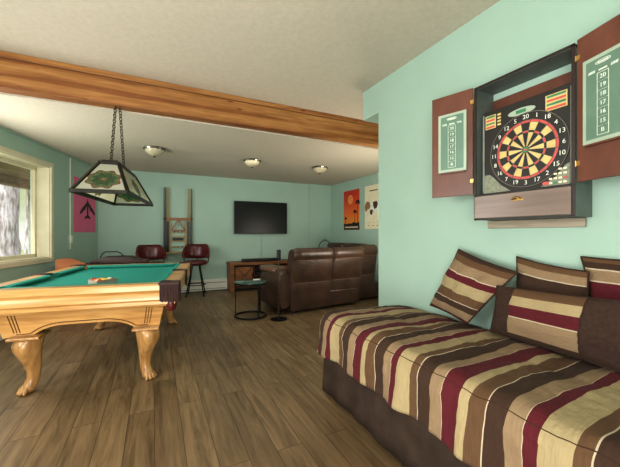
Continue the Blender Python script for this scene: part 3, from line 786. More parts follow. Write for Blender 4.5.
m = MB(); m.box(-.028, .026, YF-.0055, YF-.004, .443, .462); m.build('display', 'dgn', e1)
m = MB(); m.box(-.04, .02, YF-.003, YF, .424, .428); m.build('gold_script_line', 'dye', eb)
m = MB()
m.prism([(-.228, .006), (-.06, .006), (-.12, .05), (-.17, .105), (-.19, .12), (-.228, .12)], YF-.003, YF, 'y'); m.build('corner_plate', 'dgrey', eb); m = MB()
m.prism([(.10, .006), (.235, .006), (.235, .115), (.215, .105), (.17, .05)], YF-.003, YF, 'y'); m.build('corner_plate', 'dgrey', eb)
m = MB(); 
for r_ in range(4):
    for c_ in range(4):
        x = .150+c_*.022+(3-r_)*.0-.0; z = .020+r_*.023
        if x < .13+r_*.018: continue
        m.mi = 1 if (r_ == 1 and c_ == 3) else (2 if (r_ == 0 and c_ == 1) else 0)
        m.box(x-.008, x+.008, YF-.007, YF-.003, z-.005, z+.005, .002)
m.mi = 1; m.prism([(.128+.018*cos(q), .022+.009*sin(q)) for q in [2*pi*k/16 for k in range(16)]], YF-.007, YF-.003, 'y')
m.build('keypad_buttons', ['paper', 'drd', 'dgn'], eb)
m = MB(); m.box(.2385, .2545, YF-.008, YF, .01, .50, .002)
e2 = m.build('side_grille', 'grill', eb)
for i in range(11): MB().cyl((.2465, YF-.0085, .06+i*.034), (.2465, YF-.0075, .06+i*.034), .0042, n=10).build('grille_hole', 'black', e2)
m = MB(); m.box(-.2345, -.222, YF-.006, YF, .01, .50, .002); m.build('side_grille', 'grill', eb)

# ------------------------------------------------------------------ daybed
BX0, BX1, BY0, BY1, BZ = 1.09, 2.0, .25, 2.16, .60
db = thing('daybed', 'low twin daybed standing against the teal dartboard wall', 'bed', ((BX0+BX1)/2, (BY0+BY1)/2, 0))
ox, oy = db.location.x, db.location.y
MB().box(BX0+.09-ox, BX1-.01-ox, BY0+.06-oy, BY1-.10-oy, .31, .545, .05, 4).build('mattress', 'mattress', db, 60)
m = MB(); m.box(BX0+.07-ox, BX1-.01-ox, BY0+.05-oy, BY1-.08-oy, .12, .30, .01); m.build('box_base', 'cabdark', db)
for (x, y) in ((BX0+.11, BY1-.16), (BX1-.1, BY1-.16), (BX0+.11, BY0+.12), (BX1-.1, BY0+.12)):
    l = MB().cyl((x-ox, y-oy, .05), (x-ox, y-oy, .13), .016).build('leg', 'blackm', db, 40)
    MB().cyl((x-ox-.012, y-oy, .026), (x-ox+.012, y-oy, .026), .026, n=20).build('caster', 'black', l, 40)

def comforter():
    """flat cloth (u across from the wall, v along the bed) bent over the rounded mattress edge"""
    over = .275; r = .085
    xi, yi0, yi1 = BX0+.02+r, BY0+r, BY1-r     # inner rectangle (mattress plane)
    xw = BX1+.004
    u0, u1 = -over-.06, xw-xi; nu, nv = 74, 150
    v0, v1 = yi0-over-.06, yi1+over+.06
    bm2 = bmesh.new(); uvl = bm2.loops.layers.uv.new('UVMap'); G = []; UV = {}
    for j in range(nv+1):
        row = []
        for i in range(nu+1):
            u = u0+(u1-u0)*i/nu; v = v0+(v1-v0)*j/nv
            du = max(0, -u); dv = max(0, v-yi1, yi0-v); sv = 1 if v > yi1 else -1
            d = sqrt(du*du+dv*dv); bx = xi+max(u, 0); by = min(max(v, yi0), yi1)
            # soft cap: the corner of the cloth gathers rather than hanging long
            if d > over+.06: d = over+.06+(d-over-.06)*.20
            n_ = Vector((-du, sv*dv, 0)); n_ = n_.normalized() if n_.length > 1e-6 else Vector((0, 0, 0))
            q = r*pi/2
            if d <= 0: h, z = 0, 0
            elif d < q: a = d/r; h, z = r*sin(a), -r*(1-cos(a))
            else: h = r+(d-q)*.05; z = -r-(d-q)
            p = Vector((bx, by, BZ+z))+n_*h
            # puff between the quilting lines and creases
            pf = .012*(abs(sin(pi*(u+.075)/.455)))**.5
            nz = noise.noise(Vector((u*3.2, v*9.0, 1.3)))*.013+noise.noise(Vector((u*7, v*20, 4.0)))*.008+abs(noise.noise(Vector((u*14, v*11, 9.0))))*.008
            if d < q: p.z += (pf+nz)*(1-.5*d/q)-.006
            else:
                fold = .012*sin(v*17+u*3)+.010*noise.noise(Vector((v*6, u*2, 7)))
                p += n_*(fold*min(1, (d-q)/.12)+nz)
                p.z += .012*noise.noise(Vector((v*3, 0, 2)))
            # lies lower towards the wall and where the pillows press
            wl = max(0, (u-(u1-.35))/.35); p.z -= .045*wl*wl
            row.append(bm2.verts.new(p)); UV[row[-1]] = (u+0.0, v)
        G.append(row)
    for j in range(nv):
        for i in range(nu):
            f = bm2.faces.new((G[j][i], G[j][i+1], G[j+1][i+1], G[j+1][i]))
            for lo in f.loops: 
                uu, vv = UV[lo.vert]; lo[uvl].uv = (uu, 1.30-vv+3.3)
    m = MB(); m.bm.free(); m.bm = bm2
    o = m.build('comforter', 'comf', None, 70)
    md = o.modifiers.new('thick', 'SOLIDIFY'); md.thickness = .014; md.offset = -1
    return o
cf = comforter()
tag(cf, 'striped burgundy, cream and brown comforter spread over the daybed', 'comforter')

# bed skirt hanging below the comforter
m = MB(); path = []
pts = [(BX1-.03, BY1-.085), (BX0+.05, BY1-.085), (BX0+.05, BY0+.03)]
secT, secB = [], []
for a, b_ in zip(pts[:-1], pts[1:]):
    a, b_ = Vector((*a, 0)), Vector((*b_, 0)); L = (b_-a).length; n = int(L/.02); nrm = Vector((-(b_-a).y, (b_-a).x, 0)).normalized()*-1
    for k in range(n+1):
        p = a.lerp(b_, k/n); s_ = k*.02
        w = .006*sin(s_*11)+.004*sin(s_*29+1)
        if nrm.dot(Vector((-1, 1, 0))) < 0: nn_ = -nrm
        else: nn_ = nrm
        secT.append(p+nn_*(.001)+Vector((0, 0, .33))); secB.append(p+nn_*(.012+w)+Vector((0, 0, .035+.004*sin(s_*7))))
rows = []
for k in range(5): rows.append([tuple(secT[i].lerp(secB[i], k/4)) for i in range(len(secT))])
m.loft(rows, closed=False, caps=False)
sk = m.build('bed_skirt', 'skirt', None, 60); md = sk.modifiers.new('t', 'SOLIDIFY'); md.thickness = .004
tag(sk, 'dark taupe bed skirt hanging under the striped comforter', 'bed skirt')

# pillows
def pillow(name, mat, bl, br, tl, tr, thick, label, cat, group=None, corner=.10, pipe='taupe', uvrot=0, seed=1, ends=None):
    """bl, br, tl: the lower left, lower right and upper left corners as seen; thick: full thickness"""
    bl, br, tl, tr = Vector(bl), Vector(br), Vector(tl), Vector(tr)
    ex = (br-bl); ey = (tl-bl); w, h_ = ex.length, ey.length; X_ = ex.normalized(); Z_ = X_.cross(ey).normalized(); Y_ = Z_.cross(X_)
    cen = (bl+br+tl+tr)/4; inv = Matrix(((X_.x, Y_.x, Z_.x, cen.x), (X_.y, Y_.y, Z_.y, cen.y), (X_.z, Y_.z, Z_.z, cen.z), (0, 0, 0, 1))).inverted(); q4 = [inv @ v for v in (bl, br, tl, tr)]
    m = MB(); uvl = m.bm.loops.layers.uv.new('UVMap'); n = 22; UV = {}; rim = []
    for side in (1, -1):
        G = []
        for j in range(n+1):
            row = []
            for i in range(n+1):
                u, v = -1+2*i/n, -1+2*j/n
                us, vs_ = sin(u*pi/2*.999)*.5+u*.5, sin(v*pi/2*.999)*.5+v*.5
                x = us*w/2*(1-corner*.55*(1-vs_*vs_)); y = vs_*h_/2*(1-corner*.55*(1-us*us))
                e_ = max(0, (1-us*us)*(1-vs_*vs_)); z = thick/2*e_**.5
                z += e_**.5*thick*.22*noise.noise(Vector((us*2.2+seed*3, vs_*2.2, seed+side)))
                z += e_**.4*thick*.10*noise.noise(Vector((us*6+seed, vs_*9, seed*2)))
                fu, fv = .5+x/w, .5+y/h_
                bp_ = q4[0]*(1-fu)*(1-fv)+q4[1]*fu*(1-fv)+q4[2]*(1-fu)*fv+q4[3]*fu*fv
                row.append(m.bm.verts.new((bp_.x, bp_.y, bp_.z+side*z))); UV[row[-1]] = (.5+us*.5, .5+vs_*.5)
            G.append(row)
        for j in range(n):
            for i in range(n):
                q = (G[j][i], G[j][i+1], G[j+1][i+1], G[j+1][i]); f = m.bm.faces.new(q if side > 0 else q[::-1])
                if ends:
                    uc = sum(UV[v_][0] for v_ in q)/4; f.material_index = 1 if (uc < ends[0] or uc > ends[1]) else 0
                for lo in f.loops: lo[uvl].uv = UV[lo.vert]
        if side > 0:
            rim = [G[0][i].co.copy() for i in range(n)]+[G[j][n].co.copy() for j in range(n)]+[G[n][n-i].co.copy() for i in range(n)]+[G[n-j][0].co.copy() for j in range(n)]
            if ends:
                lines = []
                for q_ in ends:
                    best = min(range(n+1), key=lambda i: abs(UV[G[0][i]][0]-q_)); lines.append([G[j][best].co.copy()+Vector((0, 0, .001)) for j in range(n+1)])
    bmesh.ops.remove_doubles(m.bm, verts=list(m.bm.verts), dist=1e-5)
    o = m.build(name, [mat]+(['taupe'] if ends else []), None, 80)
    o.matrix_world = Matrix(((X_.x, Y_.x, Z_.x, cen.x), (X_.y, Y_.y, Z_.y, cen.y), (X_.z, Y_.z, Z_.z, cen.z), (0, 0, 0, 1)))
    p = MB(); p.tube([tuple(v) for v in rim], .0045, 6, closed=True)
    if ends:
        for l_ in lines: p.tube([tuple(v) for v in l_], .003, 6)
    p.build('piping', pipe, o, 60)
    tag(o, label, cat, group); return o
SP1 = stripe_mat('striped_cushion_weave_a', [(0, BURG), (.04, TAN), (.17, DARK), (.27, WHT), (.285, MID), (.42, CREAM), (.60, BURG), (.70, WHT), (.715, TAN), (.86, MID), (.95, DARK)], 1, .01)
SP2 = stripe_mat('striped_cushion_weave_b', [(0, DARK), (.08, BURG), (.22, CREAM), (.34, MID), (.52, WHT), (.54, DARK), (.80, WHT), (.815, TAN), (.92, MID)], 1, .01)
SP3 = stripe_mat('striped_cushion_weave_c', [(0, DARK), (.1, TAN), (.24, CREAM), (.46, WHT), (.475, BURG), (.74, WHT), (.755, TAN), (.87, WHT), (.885, DARK), (.95, MID)], 1, .01)
SP4 = stripe_mat('striped_bolster_weave', [(0, DARK), (.10, TAN), (.42, WHT), (.44, BURG), (.66, CREAM), (.84, MID)], 1, .008)
G_ = 'throw pillows on the daybed'
pillow('throw_pillow', SP1, (1.93, 1.80, .64), (1.83, 1.40, .608), (1.935, 1.545, 1.09), (1.89, 1.11, .975), .15, 'striped throw pillow tilted on its corner at the left, alone', 'pillow', G_, seed=1)
pillow('throw_pillow', SP2, (1.96, 1.175, .615), (1.96, .80, .615), (1.97, 1.165, 1.06), (1.93, .795, 1.01), .09, 'striped throw pillow propped against the wall behind the long bolster, middle of three', 'pillow', G_, seed=2)
pillow('throw_pillow', SP3, (1.95, .765, .615), (1.95, .33, .615), (1.985, .85, 1.08), (1.985, .33, 1.09), .09, 'striped throw pillow with wide burgundy band, rightmost against the wall', 'pillow', G_, seed=3)
pillow('bolster_pillow', SP4, (1.81, 1.225, .613), (1.765, .575, .613), (1.85, 1.21, .885), (1.81, .57, .91), .11, 'long bolster pillow with dark taupe ends and a burgundy striped centre', 'pillow', None, corner=.05, seed=4, ends=(.18, .70))

# ------------------------------------------------------------------ sectional sofa (back towards the camera)
so = thing('sectional_sofa', 'brown leather reclining sectional sofa seen from behind', 'sofa', (2.6, 4.72, 0), radians(5))
SX, SY = 2.70, 4.79
def back_seg(x0, x1, y0, dx_top=0, zt=.98, name='backrest', lean=.0):
    """one padded back: side profile in y-z swept along x with rounded ends"""
    prof = [(.02, .05), (.0, .10), (-.010, .20), (-.02, .34), (-.035, .45), (-.030, .47), (-.045, .50), (-.075, .66), (-.10, .80), (-.098, .815), (-.125, .84), (-.135, .90), (-.115, .955), (-.06, .985), (.02, .975), (.09, .93), (.13, .82), (.15, .60), (.16, .30), (.16, .05)]
    n = 12; secs = []
    for k in range(n+1):
        s = k/n; e_ = min(s, 1-s)*(x1-x0); rr = .05
        q = 1 if e_ > rr else sqrt(max(0, 1-((rr-e_)/rr)**2))
        sec = []
        for y, z in prof:
            yc, zc = .02, .5
            yy = yc+(y-yc)*(.80+.20*q); zz = z if z < .2 else (zc+(z-zc)*(.965+.035*q))
            x = x0+(x1-x0)*s+dx_top*(z/.98)*(1 if s < .5 else 1)
            sec.append((x-SX, y0+yy-SY+lean*0, zz*zt/.98))
        secs.append(sec)
    # denser near ends
    m = MB(); m.loft(secs); o = m.build(name, 'leather', so, 55)
    for (y, z) in ((-.036, .458), (-.1025, .806)):
        st_ = MB(); st_.tube([(x0+.03+(x1-x0-.06)*t/8+dx_top*(z/.98)-SX, y0+y-SY, z*zt/.98) for t in range(9)], .0035, 5); st_.build('seam_piping', 'thread', o, 60)
    return o
back_seg(1.86, 2.56, 4.42); back_seg(2.575, 3.19, 4.46, .03); back_seg(3.215, 3.64, 4.60, 0, 1.0)
# flap and base
m = MB(); m.box(1.86-SX, 3.14-SX, 4.44-SY, 5.15-SY, .05, .30, .02); m.box(3.16-SX, 3.90-SX, 4.62-SY, 6.3-SY, .05, .30, .02); m.build('base', 'leather', so)
def cush(x0, x1, y0, y1, z0, z1, nm='seat_cushion', mat='leather', bev=.06):
    return MB().box(x0-SX, x1-SX, y0-SY, y1-SY, z0, z1, bev, 4).build(nm, mat, so, 60)
cush(1.88, 2.55, 4.58, 5.22, .28, .50); cush(2.56, 3.13, 4.58, 5.22, .28, .50); cush(3.15, 3.80, 4.78, 5.5, .28, .50); cush(3.15, 3.72, 5.5, 6.28, .28, .50)
# left arm: padded top that slopes forward, bulging side panel
m = MB(); secs = []
for k in range(11):
    s = k/10; y = 4.46+s*.74; zt_ = .66-.05*s if s < .9 else .60; w = .115*(1-.15*(2*s-1)**4); q = 1 if .06 < s < .94 else .86
    sec = []
    for a in range(16):
        t = 2*pi*a/16; cx, cz = cos(t), sin(t)
        p_ = 4; rr = 1/((abs(cx)**p_+abs(cz)**p_)**(1/p_))
        zc, hz = (zt_+.06)/2, (zt_-.06)/2
        bul = 1+.10*max(0, cz)
        sec.append((1.78-SX+w*rr*cx*bul*q, y-SY, zc+hz*rr*cz*q))
    secs.append(sec)
m.loft(secs); ar = m.build('armrest', 'leather', so, 60)
m = MB(); m.box(1.655-SX, 1.915-SX, 4.60-SY, 5.16-SY, .60, .69, .04, 4); m.build('arm_pad', 'leather_l', ar, 60)
# wing that runs along the right wall, back to the wall
m = MB(); m.box(3.74-SX, 3.95-SX, 5.05-SY, 5.66-SY, .06, 1.0, .07, 4); m.build('backrest', 'leather', so, 60)
m = MB(); m.box(3.74-SX, 3.95-SX, 5.67-SY, 6.28-SY, .06, 1.0, .07, 4); m.build('backrest', 'leather', so, 60)
m = MB(); m.box(3.15-SX, 3.95-SX, 6.29-SY, 6.48-SY, .05, .64, .05, 4); m.build('armrest', 'leather', so, 60)
for x, y in ((1.95, 4.50), (3.05, 4.52), (3.28, 4.72), (3.85, 6.2), (1.95, 5.1)):
    MB().cyl((x-SX, y-SY, 0), (x-SX, y-SY, .055), .02, n=12).build('foot', 'black', so)

# slim arched metal frame behind the sofa
m = MB(); cx_, cy_ = 3.68, 6.66
af = thing('arched_wire_stand', 'thin dark arched wire stand rising behind the sofa back', 'stand', (cx_, cy_, 0))
arc = [(-.17*cos(pi*k/14), 0, .86+.17*sin(pi*k/14)*1.0) for k in range(15)]
MB().tube([(-.17, 0, .02)]+arc+[(.17, 0, .02)], .009, 8).build('arch', 'blackm', af, 60)
MB().lathe([(.001, 0), (.20, 0), (.20, .015), (.001, .02)]).build('base', 'blackm', af, 40)
MB().tube([(-.05+.05*0, 0, 1.03), (-.03, 0, 1.065), (.03, 0, 1.065), (.05, 0, 1.03)], .006, 6).build('top_loop', 'blackm', af, 60)

# ------------------------------------------------------------------ side table and floor stand beside the sofa
tx, ty = 1.255, 4.50
stb = thing('side_table', 'round side table with dark green glass top and black ring base', 'side table', (tx, ty, 0))
MB().lathe([(.001, .49), (.225, .49), (.232, .496), (.232, .506), (.225, .51), (.001, .51)], n=40).build('tabletop', 'glasstop', stb, 30)
m = MB(); m.tube([(.222*cos(2*pi*k/40), .222*sin(2*pi*k/40), .482) for k in range(40)], .010, 8, closed=True); m.build('top_ring', 'blackm', stb, 60)
m = MB(); m.tube([(.222*cos(2*pi*k/40), .222*sin(2*pi*k/40), .014) for k in range(40)], .013, 8, closed=True); m.build('base_ring', 'blackm', stb, 60)
for a, r_ in ((154, .006), (-77, .011), (36, .011)):
    a = radians(a); MB().cyl((.222*cos(a), .222*sin(a), .014), (.222*cos(a), .222*sin(a), .482), r_, n=10).build('leg', 'blackm', stb, 60)
rc = MB().box(-.05, .06, -.02, .02, 0, .016, .005).build('remote_control', 'white', None, loc=(tx+.10, ty+.05, .5105), rot=(0, 0, radians(12)))
tag(rc, 'small pale remote control lying on the round side table', 'remote control')
sx_, sy_ = 1.56, 4.16
fs_ = thing('floor_stand', 'slim black floor stand with a small upright speaker beside the sofa', 'stand', (sx_, sy_, 0))
MB().cyl((0, 0, .01), (0, 0, .85), .008, n=12).build('pole', 'chainm', fs_, 60)
m = MB(); m.box(-.027, .027, -.027, .027, .83, .975, .012, 3); m.build('speaker', 'black', fs_, 60)
MB().lathe([(.001, 0), (.115, 0), (.118, .008), (.10, .014), (.02, .02), (.012, .05), (.001, .05)], n=32).build('base', 'blackm', fs_, 40)

# ------------------------------------------------------------------ television wall
tv = thing('television', 'large flat black television mounted on the far teal wall', 'television', (2.15, BY-.001, 1.19))
MB().box(-.612, .612, -.085, -.045, 0, .715, .005).build('case', 'black', tv)
MB().box(-.600, .600, -.088, -.0848, .022, .703).build('screen', 'screen', tv)
MB().box(-.20, .20, -.045, 0, .2, .5).build('wall_bracket', 'blackm', tv)
MB().box(-.012, .012, -.012, -.002, -.58, .05, .003).box(.018, .026, -.010, -.002, -.58, .05, .002).build('cable', 'wall', tv)
cn = thing('tv_console', 'rustic brown wooden media console under the television', 'console', (2.16, 6.68, 0))
m = MB(); m.box(-.78, .78, -.20, .20, .54, .60, .006); m.build('top', 'rustic', cn)
m = MB(); m.box(-.77, -.69, -.19, .19, 0, .54, .004); m.build('side_panel', 'rustic', cn); m = MB(); m.box(.69, .77, -.19, .19, 0, .54, .004); m.build('side_panel', 'rustic', cn)
m = MB(); m.box(-.69, .69, -.17, .18, .06, .10); m.box(-.26, .26, -.17, .18, .30, .325); m.box(-.28, -.255, -.18, .18, .10, .54); m.box(.255, .28, -.18, .18, .10, .54); m.box(-.69, .69, .17, .19, .06, .54); m.build('shelf', 'rusticd', cn)
for s in (-1, 1):
    x0, x1 = sorted((s*.30, s*.67)); d = MB().box(x0, x1, -.195, -.178, .115, .525, .003).build('door', 'rustic', cn)
    m = MB(); 
    for a, b_ in (((x0+.02, .135), (x1-.02, .505)), ((x0+.02, .505), (x1-.02, .135))): m.obox((a[0], -.198, a[1]), (b_[0], -.198, b_[1]), .010, .022, up=Vector((0, 1, 0)))
    m.build('cross_brace', 'rusticd', d)
    MB().box(x1-.03 if s < 0 else x0+.015, x1-.015 if s < 0 else x0+.03, -.212, -.195, .27, .37, .003).build('handle', 'blackm', d)
m = MB(); m.box(-.70, .70, -.203, -.196, .508, .528); m.build('sliding_track', 'blackm', cn)
sb = MB().box(-.42, .42, -.045, .045, 0, .062, .012, 3).build('soundbar', 'black', None, 40, loc=(2.07, 6.62, .6005))
tag(sb, 'long low black soundbar on top of the wooden media console', 'soundbar')
bx_ = MB().box(-.15, .15, -.10, .10, 0, .055, .006).build('media_player', 'black', None, loc=(2.1, 6.62, .3255))
tag(bx_, 'flat black media box on the open middle shelf of the console', 'media player')

# ------------------------------------------------------------------ posters
po = MB().box(-.31, .31, -.006, -.001, 0, .89).build('wall_poster', 'sunset', None, loc=(FX, 5.97, 1.282), rot=(0, 0, radians(-90)))
tag(po, 'orange sunset poster with palm silhouettes on the far right wall', 'poster')
def disc(m, x, z, rx, rz, y, n=20, a0=0): m.prism([(x+rx*cos(a0+2*pi*k/n), z+rz*sin(a0+2*pi*k/n)) for k in range(n)], y-.0015, y, 'y')
m = MB(); disc(m, -.03, .68, .10, .105, -.006); m.build('printed_sun', 'sunp', po)
m = MB()
for (x, zb, zt_, r_) in ((.24, .10, .60, .10), (.14, .10, .40, .08), (-.24, .10, .27, .05)):
    m.obox((x, -.007, zb), (x+.015, -.007, zt_), .002, .014, up=Vector((0, 1, 0))) if False else m.prism([(x-.008, zb), (x+.008, zb), (x+.018, zt_), (x+.006, zt_)], -.0075, -.006, 'y')
    for k in range(9):
        a = pi*(k/8)*1.25-.4; tip = (x+.012+r_*cos(a), zt_+r_*sin(a)*.8-.02); px, pz = -sin(a)*.016, cos(a)*.016
        m.prism([(x+.012, zt_), (x+.012+r_*.5*cos(a)+px, zt_+r_*.5*sin(a)+pz), tip, (x+.012+r_*.5*cos(a)-px, zt_+r_*.5*sin(a)-pz)], -.0075, -.006, 'y')
m.prism([(-.31, .09), (.31, .09), (.31, .17), (.2, .15), (.1, .175), (0, .14), (-.1, .15), (-.2, .13), (-.31, .15)], -.0075, -.006, 'y')
for a in ((-.05, .70), (0, .66), (-.01, .71)): m.prism([(a[0]-.02, a[1]+.008), (a[0], a[1]-.004), (a[0]+.02, a[1]+.008), (a[0], a[1]+.003)], -.009, -.0075, 'y')
m.build('printed_silhouettes', 'sil', po)
m = MB()
for k in range(11): m.box(-.25+k*.047, -.215+k*.047, -.008, -.006, .045, .075)
m.build('printed_lettering', 'paper', po)
pw_ = MB().box(-.30, .30, -.006, -.001, 0, .89).build('wall_poster', 'paper', None, loc=(FX, 5.16, 1.295), rot=(0, 0, radians(-90)))
tag(pw_, 'cream poster with a brown patched cow at the wall corner', 'poster')
m = MB()   # cow body built from outline pieces
m.prism([(-.22, .50), (-.17, .53), (.20, .55), (.25, .50), (.24, .38), (.20, .33), (.12, .36), (-.08, .35), (-.14, .40), (-.20, .42)], -.0070, -.006, 'y')
m.build('printed_cow', 'ink', pw_)
m = MB(); m.prism([(-.29, .46), (-.27, .53), (-.21, .57), (-.13, .55), (-.10, .46), (-.15, .40), (-.19, .42), (-.24, .36), (-.28, .38)], -.009, -.007, 'y'); m.build('printed_tan_head', 'cow1', pw_)
m = MB(); m.prism([(-.02, .54), (.10, .56), (.14, .50), (.10, .42), (.03, .40), (-.01, .46)], -.0085, -.007, 'y'); m.build('printed_dark_patch', 'cow2', pw_)
m = MB(); m.prism([(.15, .56), (.26, .53), (.28, .36), (.22, .30), (.18, .40)], -.0085, -.007, 'y'); m.build('printed_dark_patch', 'cow2', pw_)
m = MB(); m.prism([(-.10, .40), (-.02, .38), (-.04, .30), (-.09, .28), (-.13, .34)], -.0085, -.007, 'y'); m.build('printed_dark_patch', 'cow2', pw_)
for x in (-.11, -.05, .14, .22): MB().prism([(x-.018, .38), (x+.018, .38), (x+.011, .22), (x-.011, .22)], -.0078, -.006, 'y').build('printed_leg', 'ink', pw_)
MB().box(-.13, .13, -.0075, -.006, .77, .79).build('printed_heading', 'cow2', pw_)
m = MB()
for x in (-.16, -.02, .12): m.box(x-.03, x+.03, -.0075, -.006, .06, .072)
for x in (-.2, -.1, .0, .1, .2): m.box(x-.02, x+.02, -.0075, -.006, .13, .136)
m.build('printed_captions', 'cow1', pw_)
sQ = (Vector((-1.149, 6.134, 0))-LW).dot(LD)
pk = MB().box(0, .70, -.006, -.001, 0, .885).build('wall_poster', 'pink', None, loc=lw(sQ, 0, 1.222), rot=(0, 0, LROT))
tag(pk, 'magenta pink poster with a black aeroplane on the left wall', 'poster')
m = MB(); Y0 = -.0075
cxp = .42
m.prism([(cxp-.022, .24), (cxp+.022, .24), (cxp+.028, .50), (cxp, .58), (cxp-.028, .50)], Y0, -.006, 'y')
m.prism([(cxp, .56), (cxp+.02, .52), (cxp+.24, .34), (cxp+.25, .30), (cxp+.20, .31), (cxp, .46), (cxp-.20, .31), (cxp-.25, .30), (cxp-.24, .34), (cxp-.02, .52)], Y0-.001, -.006, 'y')
m.prism([(cxp, .31), (cxp+.09, .25), (cxp+.09, .22), (cxp, .245), (cxp-.09, .22), (cxp-.09, .25)], Y0-.0005, -.006, 'y')
for s in (-1, 1):
    for q in (.09, .17): m.prism([(cxp+s*q-.014, .40-q*.35), (cxp+s*q+.014, .40-q*.35), (cxp+s*q+.012, .47-q*.35), (cxp+s*q-.012, .47-q*.35)], Y0-.002, -.006, 'y')
m.build('printed_aeroplane', 'sil', pk)

# ------------------------------------------------------------------ cue rack with cues
cr_ = thing('cue_rack', 'wall mounted wooden pool cue rack between the two maroon stools', 'cue rack', (.425, BY-.001, .815))
m = MB(); m.box(-.275, .275, -.043, 0, .655, .70, .004); m.build('upper_bar', 'rackwood', cr_)
m = MB(); m.box(-.165, -.13, -.035, 0, 0, .70, .003); m.box(.13, .165, -.035, 0, 0, .70, .003); m.build('upright', 'cuewood', cr_)
m = MB(); m.box(-.275, .275, -.08, 0, -.02, .02, .004); m.build('lower_bar', 'cuewood', cr_)
m = MB()
for z in (.10, .22, .31, .40): m.box(-.13, .13, -.03, 0, z, z+.022, .002)
m.build('shelf', 'cuewood', cr_)
m = MB(); m.box(-.10, .10, -.045, -.03, .245, .30, .004); m.build('brush_block', 'black', cr_)
m = MB()
for z in (.11, .41): 
    for x in (-.07, 0, .07): m.ball((x, -.035, z+.012), .012)
m.build('chalk_cubes', 'cuedark', cr_)
th = MB(); 
for a, b_ in (((0, .66), (-.12, .45)), ((0, .66), (.12, .45)), ((-.12, .45), (.12, .45))): th.obox((a[0], -.058, a[1]), (b_[0], -.058, b_[1]), .022, .02, up=Vector((0, 1, 0)))
th = th.build('triangle_rack', 'rackwood', None, loc=(.425, BY-.012, .815)); tag(th, 'wooden triangle hanging from the middle of the wall cue rack', 'triangle rack')
ql = [(-.255, 'dark', 'outermost dark pool cue at the left end of the wall rack'), (-.228, 'dark', 'second dark pool cue from the left end of the wall rack'), (-.20, 'light', 'third pool cue from the left, yellow maple shaft, wall rack'), (-.178, 'light', 'fourth pool cue from the left, beside the yellow rack upright'),
      (.19, 'light', 'yellow maple pool cue, innermost of the right group in wall rack'), (.222, 'light', 'yellow maple pool cue, middle of the right group in wall rack'), (.255, 'dark', 'dark pool cue, outermost on the right of the wall rack')]
for x, kd, lb in ql:
    c_ = thing('pool_cue', lb, 'pool cue', (.425+x, BY-.082 if False else BY-.050, .84), 0, 'pool cues in the wall rack')
    MB().cyl((0, -.012, 0), (0, -.012, .60), .0125, .011, n=10).build('butt', 'cuedark', c_, 60)
    MB().cyl((0, -.012, .60), (0, -.012, 1.27), .011, .007, n=10).build('shaft', 'cuewood' if kd == 'light' else 'cuedark', c_, 60)

# ------------------------------------------------------------------ bar stools
def stool(loc, rz, label):
    t = thing('bar_stool', label, 'bar stool', loc, rz, 'maroon swivel bar stools')
    # local: sitter faces -y ... backrest on +y side
    m = MB(); m.lathe([(.001, .60), (.19, .60), (.215, .615), (.222, .64), (.21, .665), (.17, .678), (.001, .682)], n=32); m.build('seat', 'mleather', t, 50)
    MB().lathe([(.001, .585), (.14, .585), (.14, .602), (.001, .602)], n=24).build('swivel_plate', 'blackm', t, 40)
    # barrel back: sweeps round the rear, arms drop forward
    m = MB(); secs = []; n = 22
    for k in range(n+1):
        a = -115+230*k/n; ar_ = radians(a); s = abs(a)/115
        z0 = .70+.03*s; z1 = .99 if s < .42 else .99-(.99-.80)*min(1, ((s-.42)/.40))**.8
        R = .225+.02*(1-s); th_ = .024
        if s > .93: th_ *= .6
        zc = (z0+z1)/2; hz = (z1-z0)/2; sec = []
        for q in range(12):
            b_ = 2*pi*q/12; p_ = 3; cc_, ss_ = cos(b_), sin(b_); rr = 1/((abs(cc_)**p_+abs(ss_)**p_)**(1/p_))
            r_ = R+th_*rr*cc_+.03*((zc+hz*rr*ss_)-.74)/.25
            sec.append((r_*sin(ar_), r_*cos(ar_), zc+hz*rr*ss_))
        secs.append(sec)
    m.loft(secs); bk = m.build('backrest', 'mleather', t, 60)
    m = MB()
    for a in (-70, 0, 70):
        ar_ = radians(a); m = MB(); m.tube([(.15*sin(ar_), .15*cos(ar_), .605), (.235*sin(ar_), .235*cos(ar_), .63), (.25*sin(ar_), .25*cos(ar_), .78)], .009, 8); m.build('back_support', 'blackm', t, 60)
    for a in (45, 135, 225, 315):
        ar_ = radians(a); l = MB().tube([(.09*cos(ar_), .09*sin(ar_), .59), (.225*cos(ar_), .225*sin(ar_), .012)], .011, 10).build('leg', 'blackm', t, 60)
        MB().cyl((.225*cos(ar_), .225*sin(ar_), 0), (.227*cos(ar_), .227*sin(ar_), .03), .014, n=10).build('foot_cap', 'black', l)
    m = MB(); R = .178; m.tube([(R*cos(2*pi*k/32), R*sin(2*pi*k/32), .215) for k in range(32)], .008, 8, closed=True); m.build('footrest', 'blackm', t, 60)
    return t
s1 = stool((.72, 6.48, 0), radians(-12), 'maroon swivel bar stool right of the cue rack')
copy_tree(s1, 'maroon swivel bar stool left of the cue rack, behind the pool table', (-.04, 6.42, 0), radians(14))

